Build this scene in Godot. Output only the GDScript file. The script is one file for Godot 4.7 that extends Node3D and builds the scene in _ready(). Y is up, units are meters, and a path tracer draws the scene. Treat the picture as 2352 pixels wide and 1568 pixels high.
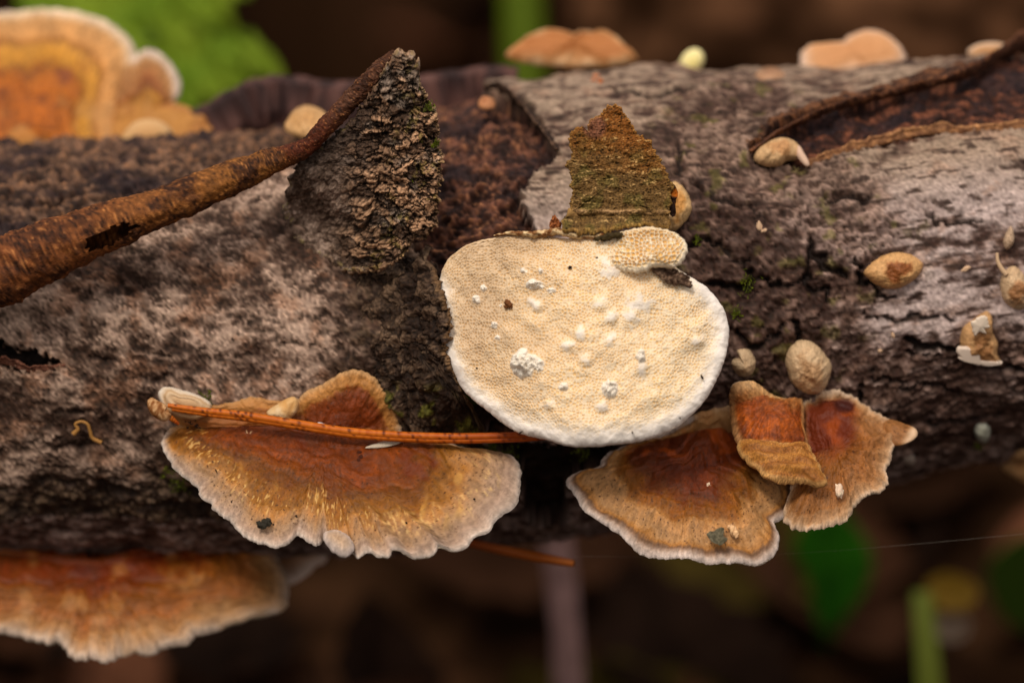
extends Node3D
# A fallen branch in a wood with bracket fungi on it, seen close up. Lengths below are millimetres; shapes are
# scaled to metres when they are committed. Outlines are given as points of the photograph (2352 x 1568) and are
# turned by spot() into points in space at a stated depth.

const REACH := 350.0          # millimetres from the lens to the plane in focus
const GRAIN := 26.13          # photograph points per millimetre in that plane
const TONE := 0.93
var cam_up: Vector3
var cam_back: Vector3
var taken := {}
var M := {}
var nz_big: FastNoiseLite
var nz_cell: FastNoiseLite
var nz_dust: FastNoiseLite
var nz_edge: FastNoiseLite
var nz_fine: FastNoiseLite
var nz_mid: FastNoiseLite
var nz_mott: FastNoiseLite
var nz_plate: FastNoiseLite
var nz_ridge: FastNoiseLite
var nz_rough: FastNoiseLite
var tab_y := PackedFloat32Array()
var tab_r := PackedFloat32Array()
const AXIS_Z := -26.5
const BARK := 1.6

func _ready():
	var tilt := deg_to_rad(30.0)
	cam_up = Vector3(0, cos(tilt), -sin(tilt))
	cam_back = Vector3(0, sin(tilt), cos(tilt))
	# ---- camera
	var cam := Camera3D.new(); cam.name = "camera"
	add_child(cam)
	cam.transform = Transform3D(Basis(Vector3.RIGHT, cam_up, cam_back), cam_back * REACH * 0.001)
	cam.fov = 9.8; cam.near = 0.01; cam.far = 20.0
	var lens := CameraAttributesPhysical.new()
	lens.frustum_focal_length = 140.0; lens.frustum_focus_distance = (REACH + 0.8) * 0.001
	lens.exposure_aperture = 13.0; lens.frustum_near = 0.01; lens.frustum_far = 20.0
	cam.attributes = lens; cam.current = true
	# ---- sky, sun, exposure
	var env := Environment.new()
	env.background_mode = Environment.BG_SKY
	var sm := ProceduralSkyMaterial.new()
	sm.sky_top_color = Color(1.0, 0.965, 0.94); sm.sky_horizon_color = Color(0.23, 0.22, 0.2); sm.sky_curve = 0.7
	sm.ground_bottom_color = Color(0.06, 0.05, 0.04); sm.ground_horizon_color = Color(0.12, 0.12, 0.09)
	sm.sky_energy_multiplier = 1.0
	env.sky = Sky.new(); env.sky.sky_material = sm
	env.tonemap_mode = Environment.TONE_MAPPER_LINEAR
	env.tonemap_exposure = 1.65
	env.sdfgi_enabled = true; env.ssao_enabled = true; env.ssil_enabled = true
	var we := WorldEnvironment.new(); we.name = "world_environment"; we.environment = env; add_child(we)
	var sun := DirectionalLight3D.new(); sun.name = "sun"
	sun.light_energy = 0.4; sun.light_color = Color(1.0, 0.96, 0.9); sun.light_angular_distance = 14.0; sun.shadow_enabled = true
	add_child(sun)
	sun.look_at_from_position(Vector3(-0.25, 1.0, 0.38), Vector3.ZERO, Vector3.RIGHT)

	make_noises()
	make_materials()
	make_axis()
	make_ground()
	make_log()
	make_bark_parts()
	make_background()
	make_white_bracket()
	make_lower_bracket()
	make_right_brackets()
	make_far_brackets()
	make_young_fungi()
	make_litter()

# ------------------------------------------------------------------ helpers
func spot(px: float, py: float, z: float) -> Vector3:
	var k := (REACH - z) / REACH / GRAIN
	return Vector3((px - 1176.0) * k, 0, 0) + cam_up * ((784.0 - py) * k) + cam_back * z

func c8(r: float, g: float, b: float) -> Color:
	return Color(r / 255.0, g / 255.0, b / 255.0)

func sm01(a: float, b: float, x: float) -> float:
	return smoothstep(a, b, x)

func noise_of(freq: float, octaves: int, sd: int, kind := FastNoiseLite.TYPE_SIMPLEX_SMOOTH) -> FastNoiseLite:
	var n := FastNoiseLite.new()
	n.noise_type = kind; n.frequency = freq; n.seed = sd
	n.fractal_type = FastNoiseLite.FRACTAL_FBM if octaves > 1 else FastNoiseLite.FRACTAL_NONE
	n.fractal_octaves = octaves
	return n

func make_noises():
	nz_big = noise_of(0.09, 3, 11)
	nz_mid = noise_of(0.35, 3, 12)
	nz_fine = noise_of(1.3, 3, 13)
	nz_dust = noise_of(3.2, 2, 14)
	nz_rough = noise_of(0.6, 5, 15)
	nz_mott = noise_of(0.5, 5, 41); nz_mott.fractal_gain = 0.62
	nz_ridge = noise_of(0.16, 3, 16); nz_ridge.fractal_type = FastNoiseLite.FRACTAL_RIDGED
	nz_edge = noise_of(1.0, 4, 17)
	var p := noise_of(1.0, 1, 21, FastNoiseLite.TYPE_CELLULAR)
	p.cellular_return_type = FastNoiseLite.RETURN_DISTANCE2_SUB; p.cellular_distance_function = FastNoiseLite.DISTANCE_EUCLIDEAN; p.cellular_jitter = 0.85
	nz_cell = p
	var v := noise_of(1.0, 1, 21, FastNoiseLite.TYPE_CELLULAR)
	v.cellular_return_type = FastNoiseLite.RETURN_CELL_VALUE; v.cellular_distance_function = FastNoiseLite.DISTANCE_EUCLIDEAN; v.cellular_jitter = 0.85
	nz_plate = v

func surface(rough: float, spec: float, bump: float, scale: float, tex: Texture2D) -> StandardMaterial3D:
	var m := StandardMaterial3D.new()
	m.vertex_color_use_as_albedo = true; m.vertex_color_is_srgb = true
	m.roughness = rough; m.metallic_specular = spec
	m.cull_mode = BaseMaterial3D.CULL_DISABLED
	if bump > 0.0:
		m.heightmap_enabled = true; m.heightmap_texture = tex; m.heightmap_scale = bump
		m.uv1_triplanar = true; m.uv1_scale = Vector3.ONE * scale
	return m

func noise_tex(n: FastNoiseLite, size: int) -> NoiseTexture2D:
	var t := NoiseTexture2D.new()
	t.width = size; t.height = size; t.seamless = true; t.noise = n; t.generate_mipmaps = false
	return t

func make_materials():
	var a := noise_tex(noise_of(0.06, 4, 31), 512)
	var b := noise_tex(noise_of(0.11, 3, 32), 512)
	M.bark = surface(0.7, 0.26, 0.008, 70.0, a)
	M.wet = surface(0.62, 0.3, 0.012, 70.0, a)
	M.roll = surface(0.68, 0.26, 0.008, 90.0, b)
	M.cap = surface(0.55, 0.32, 0.004, 110.0, b)
	M.white = surface(0.85, 0.2, 0.0006, 110.0, b)
	M.needle = surface(0.45, 0.3, 0.0, 1.0, null)
	M.soil = surface(0.95, 0.08, 0.0, 1.0, null)
	M.litter = surface(0.9, 0.1, 0.0, 1.0, null)
	M.leaf = surface(0.6, 0.25, 0.0, 1.0, null)
	M.leaf.backlight_enabled = true; M.leaf.backlight = Color(0.7, 0.7, 0.7)
	for k in M: M[k].resource_name = k

func numbered(called: String) -> String:
	var n: int = taken.get(called, 0)
	taken[called] = n + 1
	return called if n == 0 else "%s_%03d" % [called, n]

func tag(o: Node, label: String, category := "", group := "", kind := ""):
	if label: o.set_meta("label", label)
	if category: o.set_meta("category", category)
	if group: o.set_meta("group", group)
	if kind: o.set_meta("kind", kind)

func thing(called: String, label: String, category: String, group := "", at := Vector3.ZERO) -> Node3D:
	var o := Node3D.new(); o.name = numbered(called)
	add_child(o)
	o.position = at * 0.001
	tag(o, label, category, group)
	return o

# commits millimetre arrays as one mesh; origin is the parent's base, in millimetres
func commit(called: String, parent: Node, P: PackedVector3Array, NN: PackedVector3Array, C: PackedColorArray, I: PackedInt32Array, mat: Material) -> MeshInstance3D:
	var o := MeshInstance3D.new()
	var at := Vector3.ZERO
	if parent != self:
		var q: Node = parent
		while q != self:
			at += q.position; q = q.get_parent()
	var Q := PackedVector3Array(); Q.resize(P.size())
	for i in P.size(): Q[i] = P[i] * 0.001 - at
	var CC := PackedColorArray(); CC.resize(C.size())
	for i in C.size():
		var k := C[i]
		CC[i] = Color(clampf(k.r, 0.02, 1.0) * TONE, clampf(k.g, 0.02, 1.0) * TONE, clampf(k.b, 0.015, 1.0) * TONE)
	var arr := []; arr.resize(Mesh.ARRAY_MAX)
	arr[Mesh.ARRAY_VERTEX] = Q; arr[Mesh.ARRAY_NORMAL] = NN; arr[Mesh.ARRAY_COLOR] = CC; arr[Mesh.ARRAY_INDEX] = I
	var me := ArrayMesh.new(); me.add_surface_from_arrays(Mesh.PRIMITIVE_TRIANGLES, arr)
	o.mesh = me
	o.material_override = mat
	me.surface_set_material(0, mat)
	o.name = called if parent != self else numbered(called)
	parent.add_child(o, true)
	return o

func grid_normals(P: PackedVector3Array, w: int, h: int, wrap_w := false) -> PackedVector3Array:
	var out := PackedVector3Array(); out.resize(P.size())
	for j in h:
		var j0 := maxi(j - 1, 0) * w
		var j1 := mini(j + 1, h - 1) * w
		for i in w:
			var i0 := i - 1
			var i1 := i + 1
			if i0 < 0: i0 = w - 2 if wrap_w else 0
			if i1 > w - 1: i1 = 1 if wrap_w else w - 1
			var du := P[j * w + i1] - P[j * w + i0]
			var dv := P[j1 + i] - P[j0 + i]
			var n := dv.cross(du)
			var l := n.length()
			out[j * w + i] = n / l if l > 1e-9 else cam_back
	return out

func grid_index(w: int, h: int, flip := false, skip = null) -> PackedInt32Array:
	var I := PackedInt32Array(); I.resize((w - 1) * (h - 1) * 6)
	var has: bool = skip != null
	var k := 0
	var x := w if flip else 1
	var y := 1 if flip else w
	for j in h - 1:
		for i in w - 1:
			if has and skip.call(i, j): continue
			var a := j * w + i
			I[k] = a; I[k + 1] = a + x; I[k + 2] = a + y
			I[k + 3] = a + x; I[k + 4] = a + w + 1; I[k + 5] = a + y
			k += 6
	I.resize(k)
	return I

func smooth2(pts: Array, per: int) -> PackedVector2Array:
	var out := PackedVector2Array()
	var n := pts.size()
	for i in n:
		var a: Vector2 = pts[(i + n - 1) % n]
		var b: Vector2 = pts[i]
		var c: Vector2 = pts[(i + 1) % n]
		var d: Vector2 = pts[(i + 2) % n]
		for k in per:
			out.append(b.cubic_interpolate(c, a, d, float(k) / per))
	return out

func pairs(flat: Array) -> Array:
	var out := []
	for i in range(0, flat.size(), 2): out.append(Vector2(flat[i], flat[i + 1]))
	return out

func smooth3(pts: Array, count: int) -> PackedVector3Array:
	var out := PackedVector3Array()
	var n := pts.size()
	for k in count:
		var t := float(k) / (count - 1) * (n - 1)
		var i := mini(int(t), n - 2)
		var a: Vector3 = pts[maxi(i - 1, 0)]
		var b: Vector3 = pts[i]
		var c: Vector3 = pts[i + 1]
		var d: Vector3 = pts[mini(i + 2, n - 1)]
		out.append(b.cubic_interpolate(c, a, d, t - i))
	return out

func table(vals: Array, t: float) -> float:
	var f := t * (vals.size() - 1)
	var i := clampi(int(f), 0, vals.size() - 2)
	return lerpf(vals[i], vals[i + 1], clampf(f - i, 0.0, 1.0))

func ramp(stops: Array, x: float) -> Color:
	if x <= stops[0][0]: return stops[0][1]
	for i in range(1, stops.size()):
		if x < stops[i][0]:
			var a: float = stops[i - 1][0]
			return (stops[i - 1][1] as Color).lerp(stops[i][1], (x - a) / (stops[i][0] - a))
	return stops[-1][1]

# the outline as a radius for each of 720 directions round the middle c
func radii(outline: Array, c: Vector2, jag: float, sd: float, per := 6) -> PackedFloat32Array:
	var pts := smooth2(outline, per)
	var R := PackedFloat32Array(); R.resize(720); R.fill(0.0)
	var n := pts.size()
	for i in n:
		var p := pts[i] - c
		var q := pts[(i + 1) % n] - c
		var a0 := p.angle()
		var da := angle_difference(a0, q.angle())
		var k := maxi(2, int(absf(da) * 720.0 / TAU * 2.5) + 2)
		for s in k:
			var f := float(s) / k
			var b := posmod(int(roundf((a0 + da * f) / TAU * 720.0)), 720)
			R[b] = maxf(R[b], p.lerp(q, f).length())
	for i in 720:
		if R[i] == 0.0: R[i] = R[(i + 719) % 720]
		if jag > 0.0:
			var a := i / 720.0 * TAU
			R[i] += jag * nz_edge.get_noise_3d(cos(a) * R[i] * 0.06, sin(a) * R[i] * 0.06, sd)
	return R

func radius_at(R: PackedFloat32Array, a: float) -> float:
	var f := fposmod(a / TAU * 720.0, 720.0)
	var i := int(f) % 720
	return lerpf(R[i], R[(i + 1) % 720], f - int(f))

# A sheet with thickness: outline in photograph points round c; depth zf(p); relief hf(p, r, m, a) along the sheet's
# normal and colour cf(p, r, m, a, h), where r runs from 0 in the middle to 1 at the rim, m is the distance to the rim
# in millimetres and a the direction. The rim is rounded over "round" millimetres.
func sheet(called: String, parent: Node, outline: Array, c: Vector2, n: int, zf: Callable, hf: Callable, cf: Callable, thick: float, rnd: float, mat: Material, opt := {}) -> MeshInstance3D:
	var R := radii(outline, c, opt.get("jag", 0.0), opt.get("seed", 0.0), opt.get("per", 6))
	var even := R.duplicate()
	for pass_no in 2:
		var was := even.duplicate()
		var total := 0.0
		for i in range(-24, 25): total += was[posmod(i, 720)]
		for i in 720:
			even[i] = total / 49.0
			total += was[(i + 25) % 720] - was[posmod(i - 24, 720)]
	var mean_rad := 0.0
	for i in 720: mean_rad += even[i] / 720.0
	var w := n + 1
	var base := PackedVector3Array(); base.resize(w * w)
	var pp := PackedVector2Array(); pp.resize(w * w)
	var rr := PackedFloat32Array(); rr.resize(w * w)
	var mm := PackedFloat32Array(); mm.resize(w * w)
	var aa := PackedFloat32Array(); aa.resize(w * w)
	for j in w:
		var v := -1.0 + 2.0 * j / n
		for i in w:
			var u := -1.0 + 2.0 * i / n
			var q := Vector2(u * sqrt(1.0 - v * v * 0.5), v * sqrt(1.0 - u * u * 0.5))
			var r := q.length()
			var a := q.angle()
			var rad := radius_at(R, a)
			var p := c + Vector2(cos(a), sin(a)) * (r * rad)
			var k := j * w + i
			pp[k] = p; rr[k] = r; aa[k] = a
			mm[k] = (1.0 - r) * lerpf(lerpf(rad, radius_at(even, a), smoothstep(0.05, 0.4, 1.0 - r)), mean_rad, smoothstep(0.4, 0.95, 1.0 - r)) / GRAIN
			base[k] = spot(p.x, p.y, zf.call(p))
	var nb := grid_normals(base, w, w)
	if opt.has("dir"):
		var lean: float = opt.get("lean", 1.0)
		for k in nb.size(): nb[k] = nb[k].lerp(opt.dir, lean).normalized()
	var top := PackedVector3Array(); top.resize(w * w)
	var low := PackedVector3Array(); low.resize(w * w)
	var col := PackedColorArray(); col.resize(w * w)
	var up: float = opt.get("up", 0.5)
	for k in w * w:
		var h: float = hf.call(pp[k], rr[k], mm[k], aa[k])
		var e := 1.0 - clampf(mm[k] / rnd, 0.0, 1.0)
		var t := thick * sqrt(maxf(0.0, 1.0 - e * e))
		top[k] = base[k] + nb[k] * (h + t * up)
		low[k] = base[k] + nb[k] * (h - t * (1.0 - up))
		col[k] = cf.call(pp[k], rr[k], mm[k], aa[k], h)
	var nt := grid_normals(top, w, w)
	var made := commit(called, parent, top, nt, col, grid_index(w, w), mat)
	if thick > 0.0:
		var step := 2 if n % 2 == 0 and n > 60 else 1
		var s := n / step + 1
		var lp := PackedVector3Array(); var lc := PackedColorArray()
		var under = opt.get("under_color")
		for j in s:
			for i in s:
				var k := j * step * w + i * step
				lp.append(low[k])
				lc.append(under.call(pp[k], rr[k], mm[k]) if under != null else col[k])
		var ln := grid_normals(lp, s, s)
		for k in ln.size(): ln[k] = -ln[k]
		commit(opt.get("under", "underside"), parent, lp, ln, lc, grid_index(s, s, true), opt.get("under_mat", mat))
	return made

# A strip or tube: a closed profile prof(t, f) -> Vector2(sideways, outwards) swept along a path with outward normals.
func sweep(called: String, parent: Node, path: PackedVector3Array, out: Callable, sides: int, prof: Callable, cf: Callable, mat: Material, skip = null, close := true) -> MeshInstance3D:
	var n := path.size()
	var w := sides + 1
	var P := PackedVector3Array(); P.resize(n * w)
	var C := PackedColorArray(); C.resize(n * w)
	for j in n:
		var t := float(j) / (n - 1)
		var T := (path[mini(j + 1, n - 1)] - path[maxi(j - 1, 0)]).normalized()
		var o: Vector3 = out.call(path[j], t)
		o = (o - T * o.dot(T)).normalized()
		var b := T.cross(o)
		for i in w:
			var f := float(i) / sides
			var q: Vector2 = prof.call(t, f)
			P[j * w + i] = path[j] + b * q.x + o * q.y
			C[j * w + i] = cf.call(t, f, P[j * w + i])
	var NN := grid_normals(P, w, n, true)
	# outward check
	var mid := n / 2
	var ctr := Vector3.ZERO
	for i in sides: ctr += P[mid * w + i] / sides
	var agree := 0.0
	for i in sides: agree += NN[mid * w + i].dot((P[mid * w + i] - ctr).normalized())
	var flip := agree < 0.0
	if flip:
		for k in NN.size(): NN[k] = -NN[k]
	var I := grid_index(w, n, flip, skip)
	if close:
		for e in [0, n - 1]:
			var c0 := P.size()
			var mc := Vector3.ZERO
			for i in sides: mc += P[e * w + i] / sides
			var dir := (path[1] - path[0]).normalized() * -1.0 if e == 0 else (path[n - 1] - path[n - 2]).normalized()
			P.append(mc); NN.append(dir); C.append(C[e * w])
			for i in sides:
				if (e == 0) != flip: I.append_array([c0, e * w + i + 1, e * w + i])
				else: I.append_array([c0, e * w + i, e * w + i + 1])
	return commit(called, parent, P, NN, C, I, mat)

func tube(called: String, parent: Node, pts: Array, count: int, rad: Array, sides: int, cf: Callable, mat: Material) -> MeshInstance3D:
	return sweep(called, parent, smooth3(pts, count), func(_p, _t): return cam_back, sides,
		func(t, f): return Vector2(cos(f * TAU), sin(f * TAU)) * table(rad, t), cf, mat)

# a small uneven lump resting at a point
func lump(called: String, parent: Node, at: Vector3, size: Vector3, col: Color, sd: float, turn := 0.0, mat: Material = null, rings := 8, rough := 0.35) -> MeshInstance3D:
	var w := rings * 2 + 1
	var P := PackedVector3Array(); var C := PackedColorArray()
	var bs := Basis(cam_back, turn)
	for j in rings + 1:
		var la := -PI / 2 + PI * j / rings
		for i in w:
			var lo := TAU * (i % (w - 1)) / (w - 1)
			var d := Vector3(cos(la) * cos(lo), sin(la), cos(la) * sin(lo))
			var k: float = 1.0 + rough * nz_mid.get_noise_3d(d.x * 3.0 + sd * 7.3, d.y * 3.0, d.z * 3.0) * 2.0
			var q := d * k
			P.append(at + bs * (Vector3.RIGHT * q.x * size.x + cam_up * q.y * size.y + cam_back * q.z * size.z))
			C.append(col * (1.0 + 0.35 * nz_mid.get_noise_3d(d.x * 6.0 + sd, d.y * 6.0, d.z * 6.0)))
	var NN := grid_normals(P, w, rings + 1, true)
	for k in NN.size():
		if NN[k].dot(P[k] - at) < 0.0: NN[k] = -NN[k]
	return commit(called, parent, P, NN, C, grid_index(w, rings + 1), mat if mat else M.bark)

# ------------------------------------------------------------------ the branch's axis
func make_axis():
	var xs := [-900.0, -300.0, 0.0, 470.0, 800.0, 1176.0, 1500.0, 1800.0, 2352.0, 2700.0, 3300.0]
	var tops := [380.0, 350.0, 325.0, 305.0, 287.0, 225.0, 192.0, 205.0, 165.0, 140.0, 100.0]
	var bots := [1240.0, 1235.0, 1228.0, 1236.0, 1232.0, 1205.0, 1165.0, 1115.0, 1005.0, 950.0, 880.0]
	var k := 1.0757 / GRAIN
	for i in 281:
		var px := (i - 140.0) / k + 1176.0
		var s := 0
		while s < xs.size() - 2 and px > xs[s + 1]: s += 1
		var f := clampf((px - xs[s]) / (xs[s + 1] - xs[s]), 0.0, 1.0)
		f = lerpf(f, f * f * (3 - 2 * f), 0.6)
		var t := lerpf(tops[s], tops[s + 1], f)
		var b := lerpf(bots[s], bots[s + 1], f)
		tab_y.append((784.0 - (t + b) * 0.5) * k)
		tab_r.append((b - t) * 0.5 * k)

func axis(x: float) -> Vector2:      # height of the axis above the middle of the frame, radius of the wood
	var f := clampf(x + 140.0, 0.0, 279.99)
	var i := int(f)
	return Vector2(lerpf(tab_y[i], tab_y[i + 1], f - i), lerpf(tab_r[i], tab_r[i + 1], f - i))

# where a line of sight meets the bark: x, angle round the branch (0 facing the lens), depth
func on_log(px: float, py: float, lift := 0.0) -> Vector3:
	var z := -6.0
	var x := 0.0
	var a := 0.0
	for k in 6:
		var s := (REACH - z) / REACH / GRAIN
		x = (px - 1176.0) * s
		var ax := axis(x)
		var d := (784.0 - py) * s - ax.x
		var r := ax.y + BARK + lift
		if absf(d) < r: z = AXIS_Z + sqrt(r * r - d * d)
		else: z = AXIS_Z
		a = atan2(d, z - AXIS_Z)
	return Vector3(x, a, z)

func log_z(p: Vector2, lift := 0.0) -> float:
	return on_log(p.x, p.y, lift).z

func log_point(x: float, a: float, h: float) -> Vector3:
	var ax := axis(x)
	return Vector3(x, 0, 0) + cam_up * (ax.x + (ax.y + h) * sin(a)) + cam_back * (AXIS_Z + (ax.y + h) * cos(a))

func log_normal(p: Vector3, _t := 0.0) -> Vector3:
	var ax := axis(p.x)
	return (cam_up * (p.dot(cam_up) - ax.x) + cam_back * (p.dot(cam_back) - AXIS_Z)).normalized()

func log_poly(flat: Array) -> PackedVector2Array:
	var out := PackedVector2Array()
	for p in pairs(flat):
		var q := on_log(p.x, p.y)
		out.append(Vector2(q.x, q.y * 20.0))
	return out

# rough bark: small plates parted by dark cracks; x is height 0..1, y is how deep in a crack, z tint of the plate
func plates(x: float, y: float, size: float) -> Vector3:
	var wx: float = x + 0.35 * size * nz_fine.get_noise_2d(x, y)
	var wy: float = y + 0.35 * size * nz_fine.get_noise_2d(x + 40.0, y)
	var e: float = nz_cell.get_noise_2d(wx / size, wy / size) + 1.0
	var v: float = nz_plate.get_noise_2d(wx / size, wy / size)
	return Vector3(smoothstep(0.0, 0.35, e), 1.0 - smoothstep(0.02, 0.16, e), v)

# stamps a stroke along photograph points into a field over the branch's surface (columns x, rows round)
func stroke(F: PackedFloat32Array, w: int, h: int, X: PackedFloat32Array, A: PackedFloat32Array, flat: Array, wide: float, depth: float, wander: float, sd: float):
	var pts := []
	for p in pairs(flat):
		var q := on_log(p.x, p.y)
		pts.append(Vector3(q.x, q.y * 20.0, 0))
	var length := 0.0
	for i in pts.size() - 1: length += (pts[i + 1] - pts[i]).length()
	var n := maxi(4, int(length / 0.12))
	var path := smooth3(pts, n)
	for k in n:
		var t := float(k) / (n - 1)
		var p := path[k]
		p.x += wander * nz_fine.get_noise_2d(k * 0.05, sd)
		p.y += wander * nz_fine.get_noise_2d(k * 0.05, sd + 30.0)
		var r: float = wide * (0.35 + 0.65 * sin(PI * (0.1 + 0.8 * t))) * (1.0 + 0.6 * nz_fine.get_noise_2d(k * 0.09, sd + 60.0))
		var i0 := X.bsearch(p.x - r)
		var i1 := X.bsearch(p.x + r)
		var j0 := A.bsearch((p.y - r) / 20.0)
		var j1 := A.bsearch((p.y + r) / 20.0)
		for j in range(j0, mini(j1 + 1, h)):
			for i in range(i0, mini(i1 + 1, w)):
				var d := Vector2(X[i] - p.x, A[j] * 20.0 - p.y).length() / r
				if d < 1.0: F[j * w + i] = maxf(F[j * w + i], depth * (1.0 - d * d))

func make_log():
	var root := thing("fallen_branch", "thick rotting fallen branch with peeling grey bark crossing the whole picture", "fallen branch")
	M.log_root = root
	var bare := log_poly([-900, 790, -400, 720, 0, 620, 350, 500, 700, 345, 800, 345, 900, 500, 960, 570, 1000, 610, 1040, 745, 1060, 880, 1110, 985, 1175, 1045, 1235, 900, 1235, 560, 1195, 470, 1212, 400, 1280, 352, 1262, 312, 1210, 238, 1125, 208])
	bare.append(Vector2(bare[bare.size() - 1].x - 1.0, 1.9 * 20.0)); bare.append(Vector2(-120.0, 1.9 * 20.0))
	var slit := log_poly([1722, 345, 1780, 305, 1900, 255, 2050, 220, 2200, 180, 2352, 118, 2600, 60, 2700, 230, 2420, 290, 2250, 302, 2130, 308, 2000, 338, 1900, 366, 1850, 386, 1735, 378])
	var slit_side := log_poly([1708, 350, 1770, 285, 1900, 232, 2050, 195, 2200, 155, 2352, 90, 2600, 30, 2600, 120, 2352, 150, 2200, 200, 2050, 240, 1900, 270, 1780, 325])
	var sheet_edge := log_poly([-900, 800, 0, 620, 700, 345, 800, 345, 900, 500, 1000, 610, 1040, 745, 1060, 880, 1110, 985, 1140, 1180, 700, 1190, -900, 1190])
	var hollow := log_poly([-200, 800, 0, 785, 35, 815, 75, 800, 130, 825, 145, 838, 70, 852, 0, 835, -200, 850])
	var recess := log_poly([1125, 1003, 1200, 1008, 1300, 1030, 1420, 1035, 1390, 1075, 1310, 1110, 1295, 1200, 1205, 1190, 1190, 1065, 1150, 1040])
	var holes := log_poly([85, 430, 130, 405, 145, 425, 120, 445])
	var A := PackedFloat32Array()
	var ang := -95.0
	while ang < 112.0: A.append(deg_to_rad(ang)); ang += 0.62
	while ang < 265.0: A.append(deg_to_rad(ang)); ang += 3.0
	A.append(deg_to_rad(265.0))
	var X := PackedFloat32Array([-130.01, -130.0])
	var x := -128.0
	while x < -56.0: X.append(x); x += 2.0
	while x < 56.0: X.append(x); x += 0.23
	while x < 130.0: X.append(x); x += 2.0
	X.append(130.0); X.append(130.01)
	var w := X.size()
	var h := A.size()
	var cracks := PackedFloat32Array(); cracks.resize(w * h)
	var stains := PackedFloat32Array(); stains.resize(w * h)
	var scurf := PackedFloat32Array(); scurf.resize(w * h)
	var cr := [[1863, 548, 1869, 574, 1886, 599, 1907, 620, 1942, 627], [1857, 596, 1853, 631, 1858, 650, 1893, 664, 1905, 690], [1716, 610, 1728, 638, 1714, 659, 1661, 662, 1630, 655], [1728, 638, 1760, 640, 1800, 660, 1853, 631],
		[1577, 557, 1620, 552, 1654, 560], [1826, 736, 1833, 771, 1828, 800], [1967, 588, 1981, 613, 1988, 648, 2016, 669, 2050, 678], [1971, 887, 1981, 908, 1976, 930], [2083, 782, 2118, 796, 2160, 794, 2206, 799], [2076, 806, 2110, 815, 2153, 813],
		[2255, 842, 2300, 846, 2352, 849, 2420, 840], [1553, 330, 1557, 362, 1548, 395], [1600, 420, 1640, 455, 1700, 470, 1760, 500], [2120, 500, 2180, 515, 2260, 510], [1900, 450, 1960, 460, 2010, 450], [2000, 860, 2060, 880, 2130, 890, 2230, 905],
		[2140, 960, 2200, 970, 2290, 955], [1690, 770, 1720, 790, 1760, 780, 1800, 750], [1990, 720, 2060, 735, 2130, 725, 2200, 730], [1640, 560, 1690, 590, 1716, 610], [1400, 200, 1500, 215, 1600, 205], [1650, 240, 1720, 255, 1770, 248],
		[299, 792, 340, 800, 387, 817], [492, 687, 520, 690, 541, 694], [510, 595, 545, 602, 577, 599], [749, 715, 775, 730, 796, 750], [207, 824, 240, 832, 267, 838], [309, 877, 350, 880, 397, 870], [120, 936, 160, 945, 197, 943], [60, 1010, 140, 1030, 240, 1020], [30, 1090, 130, 1110, 260, 1100, 350, 1120],
		[880, 850, 910, 880, 930, 915], [860, 790, 875, 830, 890, 850], [640, 530, 690, 545, 720, 570], [420, 620, 450, 640, 500, 640], [560, 760, 620, 770, 660, 790], [250, 640, 290, 660, 340, 655]]
	for i in cr.size(): stroke(cracks, w, h, X, A, cr[i], 0.23 + 0.05 * (i % 3) if i < 22 else 0.28, (0.95 if i < 8 else 0.6) if i < 22 else 0.4, 0.8, i * 3.7)
	for i in [0, 8]: stroke(cracks, w, h, X, A, cr[i], 0.42, 1.0, 0.8, i * 3.7)
	var dkp := [[1580, 480, 1650, 520, 1700, 560, 1740, 620], [1640, 640, 1700, 690, 1760, 720, 1830, 700], [1880, 640, 1940, 670, 1990, 650], [2080, 790, 2160, 810, 2260, 800], [1690, 760, 1780, 790, 1900, 780], [2180, 560, 2260, 580, 2330, 560], [1960, 840, 2080, 870, 2200, 890], [2000, 960, 2150, 980, 2350, 960],
		[170, 800, 260, 830, 380, 825, 460, 850], [640, 520, 700, 560, 730, 620], [200, 650, 330, 640, 420, 600], [760, 720, 800, 800, 850, 870], [820, 640, 880, 700, 960, 760], [480, 840, 560, 870, 640, 860], [0, 930, 140, 950, 300, 935], [420, 690, 520, 700, 590, 690]]
	for i in dkp.size(): stroke(stains, w, h, X, A, dkp[i], 3.2, 0.5, 2.0, i * 5.1 + 2.0)
	var plp := [[1700, 420, 1800, 430, 1900, 400, 2000, 400], [2050, 400, 2200, 370, 2340, 380], [2000, 480, 2120, 470, 2250, 480, 2340, 470], [1900, 560, 1960, 540, 2050, 530], [1960, 740, 2050, 760, 2160, 750], [1640, 380, 1700, 400, 1750, 420], [1230, 440, 1250, 500, 1290, 520], [1960, 810, 2050, 830, 2150, 850], [2140, 640, 2200, 680, 2180, 720], [1600, 310, 1690, 330, 1740, 300],
		[100, 740, 200, 730, 330, 760], [430, 760, 520, 740, 620, 720, 700, 690], [560, 620, 640, 600, 700, 620, 760, 590], [520, 830, 620, 840, 720, 800], [20, 740, 60, 760, 110, 760], [700, 480, 740, 520, 790, 540], [180, 880, 290, 900, 420, 880], [380, 700, 420, 730, 470, 760]]
	for i in plp.size(): stroke(scurf, w, h, X, A, plp[i], 3.4, 0.7, 2.5, i * 2.9 + 7.0)
	var P := PackedVector3Array(); P.resize(w * h)
	var C := PackedColorArray(); C.resize(w * h)
	var nb: FastNoiseLite = nz_big
	var nm: FastNoiseLite = nz_mid
	var nf: FastNoiseLite = nz_fine
	var nd: FastNoiseLite = nz_dust
	var dk := c8(44, 31, 25)
	var nt: FastNoiseLite = nz_mott
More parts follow.
